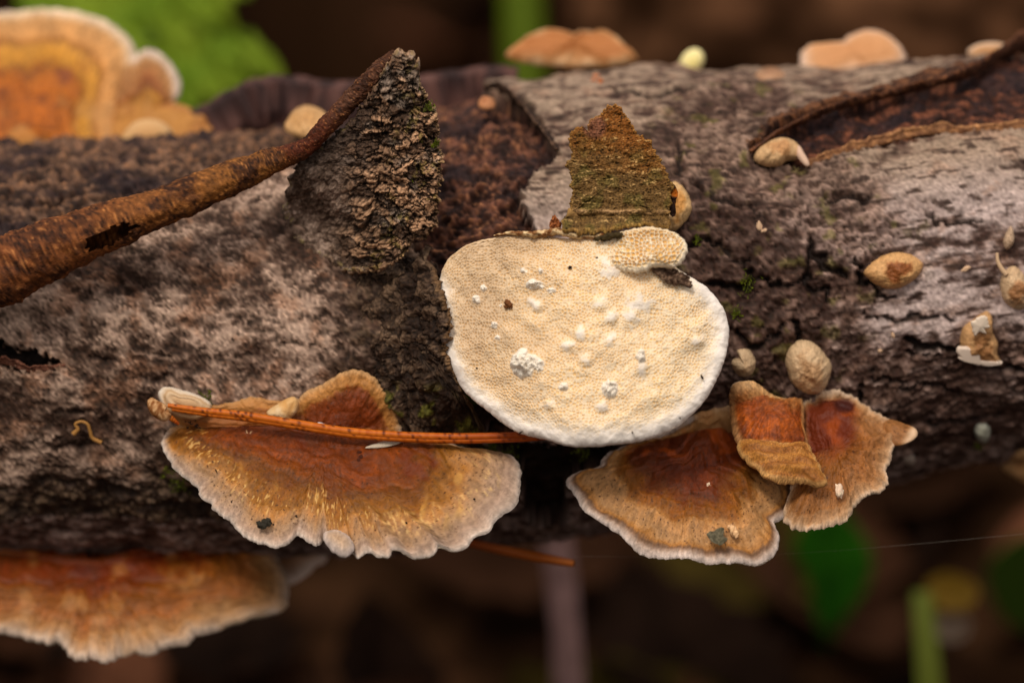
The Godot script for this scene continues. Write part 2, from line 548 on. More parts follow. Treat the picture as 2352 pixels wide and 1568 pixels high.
	for j in h:
		var a := A[j]
		var ty := a * 20.0
		for i in w:
			var gx := X[i]
			var k := j * w + i
			if i == 0 or i == w - 1:
				P[k] = log_point(gx, a, -axis(gx).y * 0.999); C[k] = c8(70, 50, 36); continue
			var n1 := nm.get_noise_2d(gx * 0.7, ty * 1.2)
			var n2 := nf.get_noise_2d(gx * 0.75, ty * 1.25)
			var n3 := nd.get_noise_2d(gx * 0.8, ty * 0.8)
			var n0 := nb.get_noise_2d(gx, ty * 1.4)
			var n4 := nt.get_noise_2d(gx * 0.8, ty * 1.3)
			var q := Vector2(gx + 0.6 * n2 + 0.5 * n1, ty - 0.5 * n3 + 0.5 * nm.get_noise_2d(gx + 50.0, ty))
			var hh := 0.0
			var col: Color
			if Geometry2D.is_point_in_polygon(q, bare):
				# the inner bark laid bare: dark, damp, red-brown, with fibres and pits
				var pl := plates(gx * 0.8, ty, 1.9)
				hh = 0.9 * n1 + 0.45 * n2 + 0.2 * n3 + 0.35 * pl.x * pl.z - 0.4
				var warm := sm01(-0.35, 0.4, n4 + 0.5 * n2)
				hh += 0.4 * n4
				if gx > -12.0:
					col = c8(44, 30, 27).lerp(c8(116, 76, 60), warm)
				else:
					col = c8(50, 38, 33).lerp(c8(122, 92, 74), warm)
				col = col.lerp(c8(160, 108, 70), sm01(0.2, 0.55, n2 + 0.4 * n3) * 0.55)
				col = col.lerp(c8(40, 32, 36), sm01(0.05, 0.45, -n0 + 0.6 * n2 - 0.4 * n4) * 0.75)
				col = col * (1.0 + 0.45 * n3)
				if Geometry2D.is_point_in_polygon(q, holes): hh -= 1.6; col = c8(30, 20, 16)
			elif Geometry2D.is_point_in_polygon(q, slit):
				var pl2 := plates(gx * 0.6, ty, 1.6)
				hh = 0.55 + 0.5 * n1 + 0.3 * n4 + 0.4 * pl2.x
				col = c8(48, 31, 27).lerp(c8(112, 68, 50), sm01(-0.25, 0.4, n4 + 0.5 * n2))
				var far := sm01(30.0, 42.0, gx + 3.0 * n1) * sm01(16.0, 12.0, ty + 2.0 * n1)
				hh += 0.3 * far
				col = col.lerp(c8(150, 100, 70), far * sm01(-0.35, 0.2, n1 + n2))
				col = col.lerp(c8(36, 29, 34), sm01(0.1, 0.4, pl2.z + n2) * 0.7 * (1.0 - far))
				col = col * (1.0 + 0.5 * n3)
			else:
				var ck := cracks[k]
				var sn := stains[k]
				var sc := scurf[k]
				hh = BARK + 0.7 * n0 + 0.2 * n1 + 0.26 * n4 + 0.05 * n3 - 0.9 * ck - 0.2 * sn + 0.1 * sc
				if Geometry2D.is_point_in_polygon(q, sheet_edge):
					# the sheet of old bark at the left: felted, pale and mottled
					var fib := nf.get_noise_2d(gx * 0.8 + 1.6 * n1, ty * 2.2 + 2.0 * n2)
					var pale := sm01(-0.6, 0.58, 0.6 * n0 + 0.8 * n4 + 0.4 * fib + 0.5 * sc - 0.8 * sn)
					col = c8(60, 43, 35).lerp(c8(174, 146, 128), pale)
					col = col.lerp(c8(160, 112, 84), sm01(0.1, 0.45, nb.get_noise_2d(gx * 2.0 + 90.0, ty * 2.0) + 0.3 * n2) * 0.4)
					col = col.lerp(c8(52, 41, 34), sm01(0.25, 0.6, -n4 - 0.3 * n2 - 0.3 * n3 + 0.3 * sn) * 0.7)
					col = col * (1.0 + 0.28 * fib + 0.3 * n3)
					hh += 0.12 * fib + 0.08 * n3
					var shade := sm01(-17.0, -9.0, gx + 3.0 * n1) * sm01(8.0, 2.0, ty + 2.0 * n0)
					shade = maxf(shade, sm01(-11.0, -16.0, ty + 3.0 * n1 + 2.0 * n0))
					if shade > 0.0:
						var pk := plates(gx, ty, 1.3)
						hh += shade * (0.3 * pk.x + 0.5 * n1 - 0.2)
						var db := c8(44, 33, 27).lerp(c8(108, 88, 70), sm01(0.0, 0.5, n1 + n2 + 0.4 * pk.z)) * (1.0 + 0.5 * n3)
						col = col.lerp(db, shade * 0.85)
					if Geometry2D.is_point_in_polygon(q, hollow): hh -= 1.8; col = c8(34, 25, 22)
				elif gx < 14.0 and Geometry2D.is_point_in_polygon(q, recess):
					hh -= 2.2; col = c8(40, 29, 24) * (1.0 + 0.8 * n4)
				else:
					# grey bark of the right: lichen-pale with streaks along the grain, small plates and cracks
					var streak := nm.get_noise_2d(gx * 0.5, ty * 2.2)
					var st2 := nf.get_noise_2d(gx * 0.35, ty * 1.6)
					var high := sm01(4.0, 12.0, ty)
					var band := sm01(30.0, 17.0, absf(gx - 21.0) * 1.6 + absf(ty - 4.0) + 6.0 * n1)
					var low := sm01(-4.0, -10.0, ty + 3.0 * n0)
					var pale2 := sm01(-0.45, 0.38, 0.4 * n0 + 0.4 * streak + 0.7 * n4 + 0.25 * st2 + 0.55 * sc - 0.9 * sn - 0.2 * band - 0.15 * low + 0.1)
					var grey := c8(178, 158, 152).lerp(c8(148, 126, 108), high)
					col = c8(62, 44, 38).lerp(grey, pale2)
					col = col.lerp(c8(160, 122, 100), sm01(0.15, 0.5, nb.get_noise_2d(gx * 1.8 + 40.0, ty * 2.4) + 0.3 * n2) * 0.35)
					var pk2 := plates(gx * 0.8, ty, 0.95)
					var useb := clampf(band + 0.7 * low, 0.0, 1.0)
					hh += useb * (0.28 * pk2.x + 0.12 * pk2.z)
					var brown := c8(58, 41, 35).lerp(c8(136, 108, 95), clampf(0.45 + 0.5 * pk2.z + 0.5 * n2 + 0.8 * n4 + 0.4 * sc - 0.4 * sn, 0.0, 1.0))
					col = col.lerp(brown, useb * 0.65)
					col = col.lerp(dk, pk2.y * useb * 0.6)
					col = col.lerp(c8(56, 42, 36), sm01(0.26, 0.5, -streak - 0.5 * st2 - 0.3 * n2) * 0.75)
					col = col.lerp(c8(104, 104, 42), sm01(0.3, 0.5, nm.get_noise_2d(gx * 0.9 + 200.0, ty)) * 0.4 * band)
					col = col * (1.0 + 0.32 * n3 + 0.15 * st2)
				col = col.lerp(c8(30, 22, 19), sm01(0.15, 0.6, ck) * 0.9)
				if gx > 18.0 and Geometry2D.is_point_in_polygon(q, slit_side): col = c8(52, 34, 26).lerp(c8(112, 74, 50), sm01(-0.2, 0.3, n4 + n2)); hh += 0.4
			P[k] = log_point(gx, a, hh)
			C[k] = col
	var NN := grid_normals(P, w, h)
	for k in NN.size(): NN[k] = -NN[k]
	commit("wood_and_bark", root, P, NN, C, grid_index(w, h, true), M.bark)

# ------------------------------------------------------------------ curled and standing bark of the branch
func lip(called: String, parent: Node, flat: Array, lift: float, width: Array, curl: float, side: float, count: int, base: Color, pale: Color, sd: float, thick := 0.35, mat: Material = null):
	# a curled bark edge along a line on the branch: side says which way it opens, curl how far it turns up
	var pts := []
	for p in pairs(flat):
		var q := on_log(p.x, p.y, lift)
		pts.append(log_point(q.x, q.y, BARK + lift) )
	var path := smooth3(pts, count)
	var half := 10
	var prof := func(t: float, f: float) -> Vector2:
		var s := f * 2.0 if f <= 0.5 else 2.0 - f * 2.0
		var wd: float = table(width, t) * (1.0 + 0.5 * nz_edge.get_noise_2d(t * count * 0.06, sd) + 0.08 * nz_edge.get_noise_2d(t * count * 0.4, sd + 9.0))
		var rc := wd / maxf(curl, 0.01)
		var an := s * curl
		var th := thick * (1.0 - 0.5 * s) * (0.5 if f <= 0.5 else -0.5) * (1.0 if f > 0.001 and f < 0.999 else 0.0)
		var bump: float = 0.18 * nz_rough.get_noise_2d(t * count * 0.14 + sd, s * 3.0)
		return Vector2(side * (rc + th + bump) * sin(an), rc - (rc + th + bump) * cos(an) + th * 0.0)
	var cf := func(t: float, f: float, p: Vector3) -> Color:
		var v: float = nz_fine.get_noise_3dv(p * 1.1) + 0.5 * nz_dust.get_noise_3dv(p)
		var s := f * 2.0 if f <= 0.5 else 2.0 - f * 2.0
		return base.lerp(pale, clampf(0.25 + 0.9 * v + 0.35 * sm01(0.75, 1.0, s), 0.0, 1.0)) * (1.0 + 0.4 * nz_dust.get_noise_3dv(p * 2.0))
	return sweep(called, parent, path, log_normal, half * 2, prof, cf, mat if mat else M.bark)

func make_bark_parts():
	var root: Node3D = M.log_root
	# the long roll of peeled bark
	var rp := [spot(-330, 800, -2.5), spot(-120, 680, -2.0), spot(20, 615, -1.2), spot(180, 545, -1.0), spot(360, 478, -1.2), spot(540, 405, -1.6), spot(640, 365, -1.8), spot(705, 335, -1.2), spot(760, 278, -0.6), spot(820, 215, -0.2), spot(870, 160, 0.1), spot(912, 124, 0.3)]
	var rad := [3.4, 3.2, 2.9, 2.4, 1.75, 1.5, 1.1, 0.78, 0.85, 0.85, 0.75, 0.5]
	var roll := func(t: float, f: float) -> Vector2:
		var a := f * TAU
		var r: float = table(rad, t)
		var k: float = 1.0 + 0.10 * nz_mid.get_noise_2d(t * 60.0, cos(a) * 2.0 + 5.0) + 0.05 * nz_fine.get_noise_2d(t * 90.0, sin(a) * 3.0) + 0.03 * nz_dust.get_noise_2d(t * 150.0, f * 4.0)
		k += 0.10 * nz_rough.get_noise_2d(t * 30.0, cos(a) * 1.5) + 0.22 * sm01(0.4, -0.3, sin(a)) * sm01(0.0, 1.0, cos(a)) * nz_rough.get_noise_2d(t * 60.0, 9.0)
		k += 0.2 * sm01(0.62, 0.85, t) * nz_rough.get_noise_2d(t * 120.0, sin(a) * 4.0)
		return Vector2(cos(a), sin(a)) * r * k
	var roll_c := func(t: float, f: float, p: Vector3) -> Color:
		var n1: float = nz_mid.get_noise_3dv(p)
		var n2: float = nz_fine.get_noise_3dv(p)
		var st: float = nz_dust.get_noise_2d(t * 130.0 + 1.2 * sin(f * TAU), f * 2.0) + 0.5 * nz_dust.get_noise_3dv(p * 0.8)
		var c := c8(116, 68, 38).lerp(c8(122, 78, 38), sm01(0.2, 0.5, t))
		c = c.lerp(c8(80, 40, 25), sm01(0.5, 0.64, t + 0.08 * n1))
		c = c.lerp(c8(86, 56, 41), sm01(0.66, 0.8, t))
		c = c.lerp(c8(64, 38, 25), sm01(-0.2, 0.4, -n1) * 0.65)
		c = c.lerp(c8(50, 30, 20), sm01(0.1, 0.5, -n1 * 0.5 - 0.8 * n2 - 0.3 * st) * 0.8)
		c = c.lerp(c8(158, 108, 62), sm01(0.25, 0.6, n2 * 0.6 + 0.6 * st) * 0.55)
		c = c.lerp(c8(196, 150, 110), sm01(0.55, 0.75, nz_dust.get_noise_3dv(p * 1.6)) * sm01(0.55, 0.7, t) * 0.8)
		return c * (1.0 + 0.4 * st)
	var gap := func(i: int, j: int) -> bool:
		var t := j / 419.0
		var f := i / 64.0
		var d := Vector2((t - 0.306) / 0.030, (f - 0.16) / 0.06)
		return d.length() < 1.0 + 0.5 * nz_edge.get_noise_2d(d.angle() * 2.0, 3.0)
	sweep("bark_roll", root, smooth3(rp, 420), func(_p, _t): return cam_back, 64, roll, roll_c, M.roll, gap)
	# the standing flap of thick old bark
	var fo := pairs([905, 122, 925, 117, 945, 122, 960, 145, 966, 185, 985, 225, 1000, 262, 1008, 310, 1013, 350, 1014, 400, 1008, 450, 1002, 490, 998, 520, 985, 535, 978, 552, 955, 548, 940, 565, 915, 596, 880, 620, 820, 630, 750, 600, 690, 560, 655, 500, 660, 430, 690, 370, 750, 320, 800, 285, 850, 215, 880, 160])
	var fz := func(p: Vector2) -> float:
		var s := clampf((600.0 - p.y) / 480.0, 0.0, 1.0)
		var side := (p.x - 880.0) / 130.0
		var near := log_z(p) - 0.9
		var stand := -4.4 + 4.8 * s - 0.9 * side * side * (0.4 + 0.6 * s) - 0.6 * sm01(0.0, -1.3, side) + 0.9
		return lerpf(near, stand, sm01(0.0, 190.0, Vector2(maxf(0.0, p.x - 690.0), maxf(0.0, 600.0 - p.y)).length() - 30.0 + maxf(0.0, (p.x - 880.0))))
	var fh := func(p: Vector2, r: float, m: float, a: float) -> float:
		var x := p.x / GRAIN
		var y := p.y / GRAIN
		var rough := sm01(765.0, 880.0, p.x + (p.y - 350.0) * 0.12)
		var pl := plates(x * 0.75 + 0.4 * nz_mid.get_noise_2d(x * 1.5, y * 1.5), y * 1.25 + 0.6 * nz_mid.get_noise_2d(x * 1.3 + 8.0, y), 1.1)
		var rv: float = nz_ridge.get_noise_2d(x * 0.9 + 0.8 * nz_mid.get_noise_2d(x, y + 5.0), y * 1.8)
		var hh: float = 0.35 * nz_mid.get_noise_2d(x, y * 1.3) + 0.28 * nz_rough.get_noise_2d(x, y * 1.3)
		hh += rough * (0.32 * pl.x + 0.34 * pl.z - 0.75 * sm01(0.74, 0.93, rv) + 0.15 * nz_fine.get_noise_2d(x * 1.4, y * 1.8))
		return hh + (1.0 - rough) * 0.15 * nz_fine.get_noise_2d(x, y)
	var fc := func(p: Vector2, r: float, m: float, a: float, hgt: float) -> Color:
		var x := p.x / GRAIN
		var y := p.y / GRAIN
		var rough := sm01(765.0, 880.0, p.x + (p.y - 350.0) * 0.12)
		var pl := plates(x * 0.75 + 0.4 * nz_mid.get_noise_2d(x * 1.5, y * 1.5), y * 1.25 + 0.6 * nz_mid.get_noise_2d(x * 1.3 + 8.0, y), 1.1)
		var n1: float = nz_mid.get_noise_2d(x, y)
		var n2: float = nz_fine.get_noise_2d(x * 1.4, y * 1.8)
		var n3: float = nz_dust.get_noise_2d(x * 1.2, y * 1.6)
		var c := c8(78, 60, 48).lerp(c8(168, 130, 100), clampf(0.45 + 0.7 * pl.z + 0.5 * n1 + 0.5 * n2, 0.0, 1.0))
		c = c.lerp(c8(128, 118, 110), sm01(0.15, 0.6, n1 + sm01(300.0, 170.0, p.y) * 0.6 - 0.2 * pl.z) * 0.6)
		c = c.lerp(c8(34, 26, 21), clampf(pl.y * 0.8 + 0.8 * sm01(0.2, 0.5, -n2 - 0.3 * n3), 0.0, 0.9))
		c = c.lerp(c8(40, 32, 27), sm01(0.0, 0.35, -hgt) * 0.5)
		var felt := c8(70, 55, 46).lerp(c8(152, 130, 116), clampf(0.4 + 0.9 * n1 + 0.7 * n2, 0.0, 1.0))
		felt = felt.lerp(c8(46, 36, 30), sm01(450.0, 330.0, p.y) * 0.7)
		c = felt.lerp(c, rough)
		var moss := sm01(0.12, 0.4, nz_mid.get_noise_2d(x + 60.0, y)) * sm01(880.0, 960.0, p.x + 0.2 * p.y - 60.0) + 0.8 * sm01(0.6, 0.2, m) * sm01(0.0, 0.3, n1)
		c = c.lerp(c8(96, 88, 34), clampf(moss, 0.0, 0.45) * sm01(-0.2, 0.3, n2))
		c = c.lerp(c8(150, 116, 88), sm01(0.45, 0.1, m) * rough * 0.6)
		return c * (1.08 + 0.4 * n3)
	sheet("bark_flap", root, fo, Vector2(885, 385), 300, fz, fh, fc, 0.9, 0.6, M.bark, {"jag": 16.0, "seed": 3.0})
	# the dark sheet of bark that lifts off beside the white fungus
	var go := pairs([835, 612, 880, 606, 915, 600, 950, 592, 980, 598, 1002, 635, 1024, 690, 1040, 742, 1036, 775, 1028, 800, 1044, 850, 1064, 900, 1090, 950, 1113, 990, 1090, 1020, 1020, 1020, 940, 980, 880, 900, 840, 800, 815, 700])
	sheet("bark_flap", root, go, Vector2(945, 790), 200, func(p: Vector2) -> float: return log_z(p) - 0.7 + 1.2 * sm01(840.0, 930.0, p.x) + 3.7 * sm01(915.0, 1030.0, p.x - 0.12 * maxf(0.0, p.y - 760.0)) * sm01(1020.0, 900.0, p.y),
		func(p: Vector2, r: float, m: float, a: float) -> float:
			var x := p.x / GRAIN
			var y := p.y / GRAIN
			return 0.45 * nz_mid.get_noise_2d(x, y) + 0.4 * nz_rough.get_noise_2d(x, y) + 0.2 * plates(x, y, 1.3).x - 0.5 * sm01(0.78, 0.93, nz_ridge.get_noise_2d(x * 1.2 + 9.0, y)),
		func(p: Vector2, r: float, m: float, a: float, hgt: float) -> Color:
			var x := p.x / GRAIN
			var y := p.y / GRAIN
			var n1: float = nz_mid.get_noise_2d(x, y)
			var n2: float = nz_fine.get_noise_2d(x, y)
			var pl := plates(x, y, 1.3)
			var c := c8(46, 34, 27).lerp(c8(112, 90, 72), clampf(0.35 + 0.7 * n1 + 0.6 * n2 + 0.4 * pl.z, 0.0, 1.0))
			c = c.lerp(c8(26, 20, 17), pl.y * 0.6)
			c = c.lerp(c8(126, 96, 66), sm01(0.5, 0.1, m) * sm01(980.0, 1005.0, p.x) * 0.7)
			c = c.lerp(c8(92, 96, 28), sm01(0.2, 0.4, nz_mid.get_noise_2d(x + 77.0, y)) * sm01(860.0, 920.0, p.y) * 0.6)
			return c * (1.0 + 0.45 * nz_dust.get_noise_2d(x * 1.2, y * 1.2)), 0.7, 0.4, M.bark, {"jag": 12.0, "seed": 6.0})
	# lifted rims of bark
	lip("bark_edge", root, [820, 575, 870, 602, 910, 606, 950, 596, 980, 560], 0.6, [0.4, 1.4, 1.7, 1.4, 0.8], 1.3, 1.0, 140, c8(66, 50, 40), c8(128, 104, 82), 14.0, 0.4)
	lip("bark_edge", root, [1120, 205, 1160, 208, 1205, 235, 1240, 280, 1270, 315, 1285, 345], -0.2, [0.7, 1.6, 2.0, 1.6, 1.2, 0.5], 1.7, 1.0, 140, c8(40, 30, 26), c8(98, 74, 58), 24.0, 0.5)
	lip("bark_edge", root, [1718, 348, 1785, 300, 1900, 250, 2050, 214, 2200, 176, 2352, 112, 2600, 40], 0.5, [0.6, 1.7, 1.9, 1.7, 2.4, 3.0, 3.0], 1.9, 1.0, 260, c8(54, 33, 25), c8(126, 80, 52), 34.0, 0.45, M.wet)
	lip("bark_edge", root, [2700, 240, 2420, 292, 2250, 304, 2130, 310, 2000, 340, 1900, 368, 1852, 388], -0.4, [1.2, 1.0, 0.8, 0.9, 1.0, 0.8, 0.4], 1.3, 1.0, 200, c8(104, 70, 48), c8(184, 132, 88), 44.0, 0.3)
	lip("bark_edge", root, [150, 842, 75, 856, 10, 838, -60, 840, -200, 860], -0.2, [0.3, 0.9, 0.9, 0.9, 0.8], 1.2, 1.0, 120, c8(92, 58, 46), c8(150, 100, 80), 54.0, 0.25)
	# the dark rim of bark that stands along the back of the stripped wood
	var back := []
	for q in pairs([420, 262, 500, 222, 580, 180, 660, 170, 760, 182, 860, 178, 960, 170, 1040, 160, 1110, 150, 1190, 150]): back.append(spot(q.x, q.y + 26.0, -31.0))
	sweep("bark_rim", root, smooth3(back, 200), func(_p, _t): return cam_up, 28,
		func(t: float, f: float) -> Vector2:
			var a := f * TAU
			var k: float = 1.0 + 0.25 * nz_mid.get_noise_2d(t * 40.0, cos(a) + 3.0) + 0.12 * nz_fine.get_noise_2d(t * 50.0, f * 5.0)
			return Vector2(sin(a) * 1.9 * k, (cos(a) * (3.0 if cos(a) < 0.0 else 1.0) * k - (1.6 if cos(a) < 0.0 else 0.0))),
		func(t: float, f: float, p: Vector3) -> Color:
			return c8(46, 30, 29).lerp(c8(96, 66, 60), sm01(-0.3, 0.4, nz_mid.get_noise_3dv(p) + 0.5 * nz_fine.get_noise_3dv(p))), M.wet)

# ------------------------------------------------------------------ ground and things far behind
# the forest floor, with a deep hollow beyond the branch
func floor_y(x: float, z: float) -> float:
	var d := Vector2((x + 25.0) / 55.0, (z + 255.0) / 60.0).length_squared()
	return -96.0 + 10.0 * nz_big.get_noise_2d(x * 0.12, z * 0.12) + 4.0 * nz_mid.get_noise_2d(x * 0.2, z * 0.2) - 130.0 * exp(-d * d)

func make_ground():
	var n := 160
	var w := n + 1
	var P := PackedVector3Array(); P.resize(w * w)
	var C := PackedColorArray(); C.resize(w * w)
	for j in w:
		for i in w:
			var u := -1.0 + 2.0 * i / n
			var v := -1.0 + 2.0 * j / n
			var x := 200.0 * u + 2800.0 * u * u * u * u * u
			var z := -80.0 + 200.0 * v + 2800.0 * v * v * v * v * v
			var y := floor_y(x, z)
			P[j * w + i] = Vector3(x, y, z)
			var k := clampf(0.5 + 0.8 * nz_big.get_noise_2d(x * 0.4 + 30.0, z * 0.4) + 0.4 * nz_mid.get_noise_2d(x * 0.4, z * 0.4), 0.0, 1.0)
			C[j * w + i] = c8(26, 18, 13).lerp(c8(68, 47, 33), k)
	var NN := grid_normals(P, w, w)
	for k in NN.size():
		if NN[k].y < 0.0: NN[k] = -NN[k]
	var o := commit("ground", self, P, NN, C, grid_index(w, w), M.soil)
	o.set_meta("kind", "structure"); o.set_meta("label", "dark forest soil far below the branch")

func leaf_mesh(length: float, wide: float, curl: float, col: Color, sd: float) -> ArrayMesh:
	var st := PackedVector3Array(); var C := PackedColorArray()
	var w := 9
	for j in 13:
		var t := j / 12.0
		var half := wide * 0.5 * pow(sin(PI * clampf(t * 0.96 + 0.02, 0.0, 1.0)), 0.8) * (1.0 + 0.12 * sin(t * 40.0))
		for i in w:
			var s := -1.0 + 2.0 * i / (w - 1)
			st.append(Vector3(s * half, curl * (t - 0.5) * (t - 0.5) * length + absf(s) * half * 0.35 + 0.6 * sin(s * 5.0 + t * 9.0 + sd), (t - 0.5) * length))
			C.append(col * (0.9 + 0.25 * nz_mid.get_noise_2d(s * 4.0 + sd, t * 9.0) - (0.15 if absf(s) < 0.05 else 0.0)) * TONE)
	var NN := grid_normals(st, w, 13)
	for k in st.size(): st[k] *= 0.001
	var arr := []; arr.resize(Mesh.ARRAY_MAX)
	arr[Mesh.ARRAY_VERTEX] = st; arr[Mesh.ARRAY_NORMAL] = NN; arr[Mesh.ARRAY_COLOR] = C; arr[Mesh.ARRAY_INDEX] = grid_index(w, 13)
	var me := ArrayMesh.new(); me.add_surface_from_arrays(Mesh.PRIMITIVE_TRIANGLES, arr); me.surface_set_material(0, M.litter)
	return me

func make_background():
	# brown fallen leaves: uncountable, one mass
	var rng := RandomNumberGenerator.new(); rng.seed = 7
	var mm := MultiMesh.new(); mm.transform_format = MultiMesh.TRANSFORM_3D; mm.use_colors = true
	mm.mesh = leaf_mesh(34.0, 20.0, 0.5, Color(1, 1, 1), 1.0)
	mm.instance_count = 420
	for i in 420:
		var x := rng.randf_range(-190, 190)
		var z := rng.randf_range(-330, 60)
		var b := Basis.from_euler(Vector3(rng.randf_range(-0.5, 0.5), rng.randf_range(0, TAU), rng.randf_range(-0.5, 0.5))).scaled(Vector3.ONE * rng.randf_range(0.5, 1.2))
		var y: float = floor_y(x, z) + 3.0 + rng.randf_range(0, 6)
		mm.set_instance_transform(i, Transform3D(b, Vector3(x, y, z) * 0.001))
		var k := rng.randf()
		var c := (c8(54, 36, 26).lerp(c8(118, 76, 56), k * k) if rng.randf() < 0.9 else c8(60, 50, 24))
		if rng.randf() < 0.3: c = c8(34, 24, 19)
		mm.set_instance_color(i, c)
	var lit := MultiMeshInstance3D.new(); lit.name = "leaf_litter"; lit.multimesh = mm
	add_child(lit); tag(lit, "brown fallen leaves covering the ground under the branch", "leaf litter", "", "stuff")
	# the larger fallen trunk behind, at the upper right
	var tr := thing("fallen_tree", "large brown fallen trunk lying behind the branch, out of focus", "fallen trunk")
	var tp := [spot(1270, -130, -175.0), spot(1700, -40, -180.0), spot(2300, -20, -185.0), spot(3200, -90, -190.0)]
	sweep("trunk_bark", tr, smooth3(tp, 150), func(_p, _t): return cam_back, 64,
		func(t: float, f: float) -> Vector2:
			var a := f * TAU
			return Vector2(cos(a), sin(a)) * (17.0 + 4.0 * sm01(0.0, 0.1, t)) * (1.0 + 0.12 * nz_mid.get_noise_2d(t * 9.0, cos(a) * 3.0 + sin(a)) + 0.05 * nz_fine.get_noise_2d(t * 20.0, f * 9.0)),
		func(t: float, f: float, p: Vector3) -> Color:
			var k: float = nz_big.get_noise_3d(p.x * 0.5 + p.y * 0.9, p.y * 1.2 - p.x * 0.3, p.z * 0.6) + 0.5 * nz_mid.get_noise_3dv(p * 0.3)
			return c8(50, 34, 24).lerp(c8(112, 78, 56), sm01(-0.3, 0.4, k)), M.soil)
	# green leaf behind the branch at the upper left
	var gl := thing("green_leaf", "broad bright green toothed leaf behind the upper left brackets", "leaf")
	var go := pairs([130, -180, 420, -260, 640, -120, 560, -20, 520, 30, 500, 62, 545, 78, 570, 105, 600, 112, 640, 148, 600, 170, 540, 205, 470, 235, 410, 262, 340, 240, 220, 200, 140, 120, 60, 20])
	sheet("leaf_blade", gl, go, Vector2(380, 40), 90, func(p: Vector2) -> float: return -92.0 + (p.y - 40.0) * 0.05 + (p.x - 380.0) * 0.03,
		func(p: Vector2, r: float, m: float, a: float) -> float: return 1.6 * sin((p.x * 0.6 + p.y) * 0.03) + 1.2 * nz_big.get_noise_2d(p.x * 0.2, p.y * 0.2) * 3.0,
		func(p: Vector2, r: float, m: float, a: float, h: float) -> Color: return c8(140, 162, 50).lerp(c8(102, 132, 32), clampf(0.5 + 0.35 * sin((p.x * 0.6 + p.y) * 0.03 + 0.8) + 0.5 * nz_mid.get_noise_2d(p.x * 0.02, p.y * 0.02), 0.0, 1.0)), 0.35, 0.3, M.leaf)
	tube("leaf_stalk", gl, [spot(330, 100, -90), spot(480, -60, -94), spot(700, -320, -100)], 20, [0.6, 0.8, 0.9], 8, func(_t, _f, _p): return c8(96, 120, 40), M.leaf)
	# green stem at the top
	var gs := thing("green_plant", "upright green plant stem behind the top of the branch", "plant")
	tube("stem", gs, [spot(1210, 330, -128), spot(1202, 90, -130), spot(1190, -150, -132)], 20, [2.5, 2.6, 2.4], 14, func(_t, _f, _p): return c8(84, 102, 14), M.leaf)
	# grey twig under the branch
	var tw := thing("grey_twig", "upright greyish pink twig on the ground below the white fungus", "twig")
	tube("twig_bark", tw, [spot(1262, 1130, -84), spot(1285, 1300, -84), spot(1300, 1450, -83), spot(1312, 1700, -82)], 40, [1.6, 1.7, 1.6, 1.9], 14,
		func(_t, _f, p): return c8(138, 108, 104) * (1.0 + 0.25 * nz_mid.get_noise_3dv(p)), M.soil)
	# dark green leaf at the lower right
	var dl := thing("green_leaf", "dark green drooping leaf low behind the right brackets", "leaf")
	sheet("leaf_blade", dl, pairs([1850, 1180, 1930, 1170, 1990, 1230, 1998, 1300, 1960, 1380, 1925, 1440, 1895, 1490, 1872, 1400, 1850, 1300, 1820, 1240]), Vector2(1910, 1290), 60,
		func(p: Vector2) -> float: return -108.0 - (p.y - 1180.0) * 0.03,
		func(p: Vector2, r: float, m: float, a: float) -> float: return 2.0 * absf(p.x - 1915.0) / 90.0,
		func(p: Vector2, r: float, m: float, a: float, h: float) -> Color: return c8(52, 112, 24).lerp(c8(36, 82, 18), clampf(0.5 + nz_mid.get_noise_2d(p.x * 0.03, p.y * 0.03), 0.0, 1.0)), 0.3, 0.3, M.leaf)
	var dl2 := thing("green_leaf", "dull green leaf at the lower right edge of the picture", "leaf")
	sheet("leaf_blade", dl2, pairs([2270, 1300, 2330, 1240, 2400, 1230, 2460, 1300, 2440, 1420, 2360, 1450, 2290, 1400]), Vector2(2370, 1340), 50,
		func(p: Vector2) -> float: return -110.0 - (p.y - 1340.0) * 0.05,
		func(_p, _r, _m, _a): return 0.0,
		func(_p, _r, _m, _a, _h): return c8(70, 94, 34), 0.3, 0.3, M.leaf)
	# grass blade and yellow leaf
	var gb := thing("grass_blade", "pale yellow-green grass blade rising at the lower right", "grass blade")
	sweep("blade", gb, smooth3([spot(2140, 1720, -72), spot(2135, 1560, -74), spot(2125, 1440, -77), spot(2118, 1360, -80)], 24), func(_p, _t): return cam_back, 12,
		func(t: float, f: float) -> Vector2: return Vector2(cos(f * TAU) * 1.5 * (1.0 - 0.3 * t), sin(f * TAU) * 0.25), func(_t, _f, _p): return c8(120, 130, 48), M.leaf)
	var yl := thing("yellow_leaf", "small curled yellow leaf beside the grass blade", "leaf")
	sheet("leaf_blade", yl, pairs([2125, 1365, 2160, 1340, 2210, 1345, 2245, 1370, 2235, 1410, 2190, 1425, 2150, 1415]), Vector2(2185, 1385), 40,
		func(p: Vector2) -> float: return -84.0 + (p.y - 1385.0) * 0.05, func(p: Vector2, r: float, m: float, a: float) -> float: return 1.5 * r * r,
		func(_p, _r, _m, _a, _h): return c8(130, 98, 24), 0.3, 0.3, M.leaf)
	var gp := thing("dry_leaf", "pale dry leaf scrap under the curled yellow leaf", "leaf")
	sheet("leaf_blade", gp, pairs([2145, 1415, 2190, 1408, 2228, 1425, 2210, 1465, 2165, 1470, 2140, 1445]), Vector2(2185, 1437), 30,
		func(p: Vector2) -> float: return -86.0, func(p: Vector2, r: float, m: float, a: float) -> float: return 1.2 * r * r,
		func(_p, _r, _m, _a, _h): return c8(176, 152, 132), 0.3, 0.3, M.leaf)

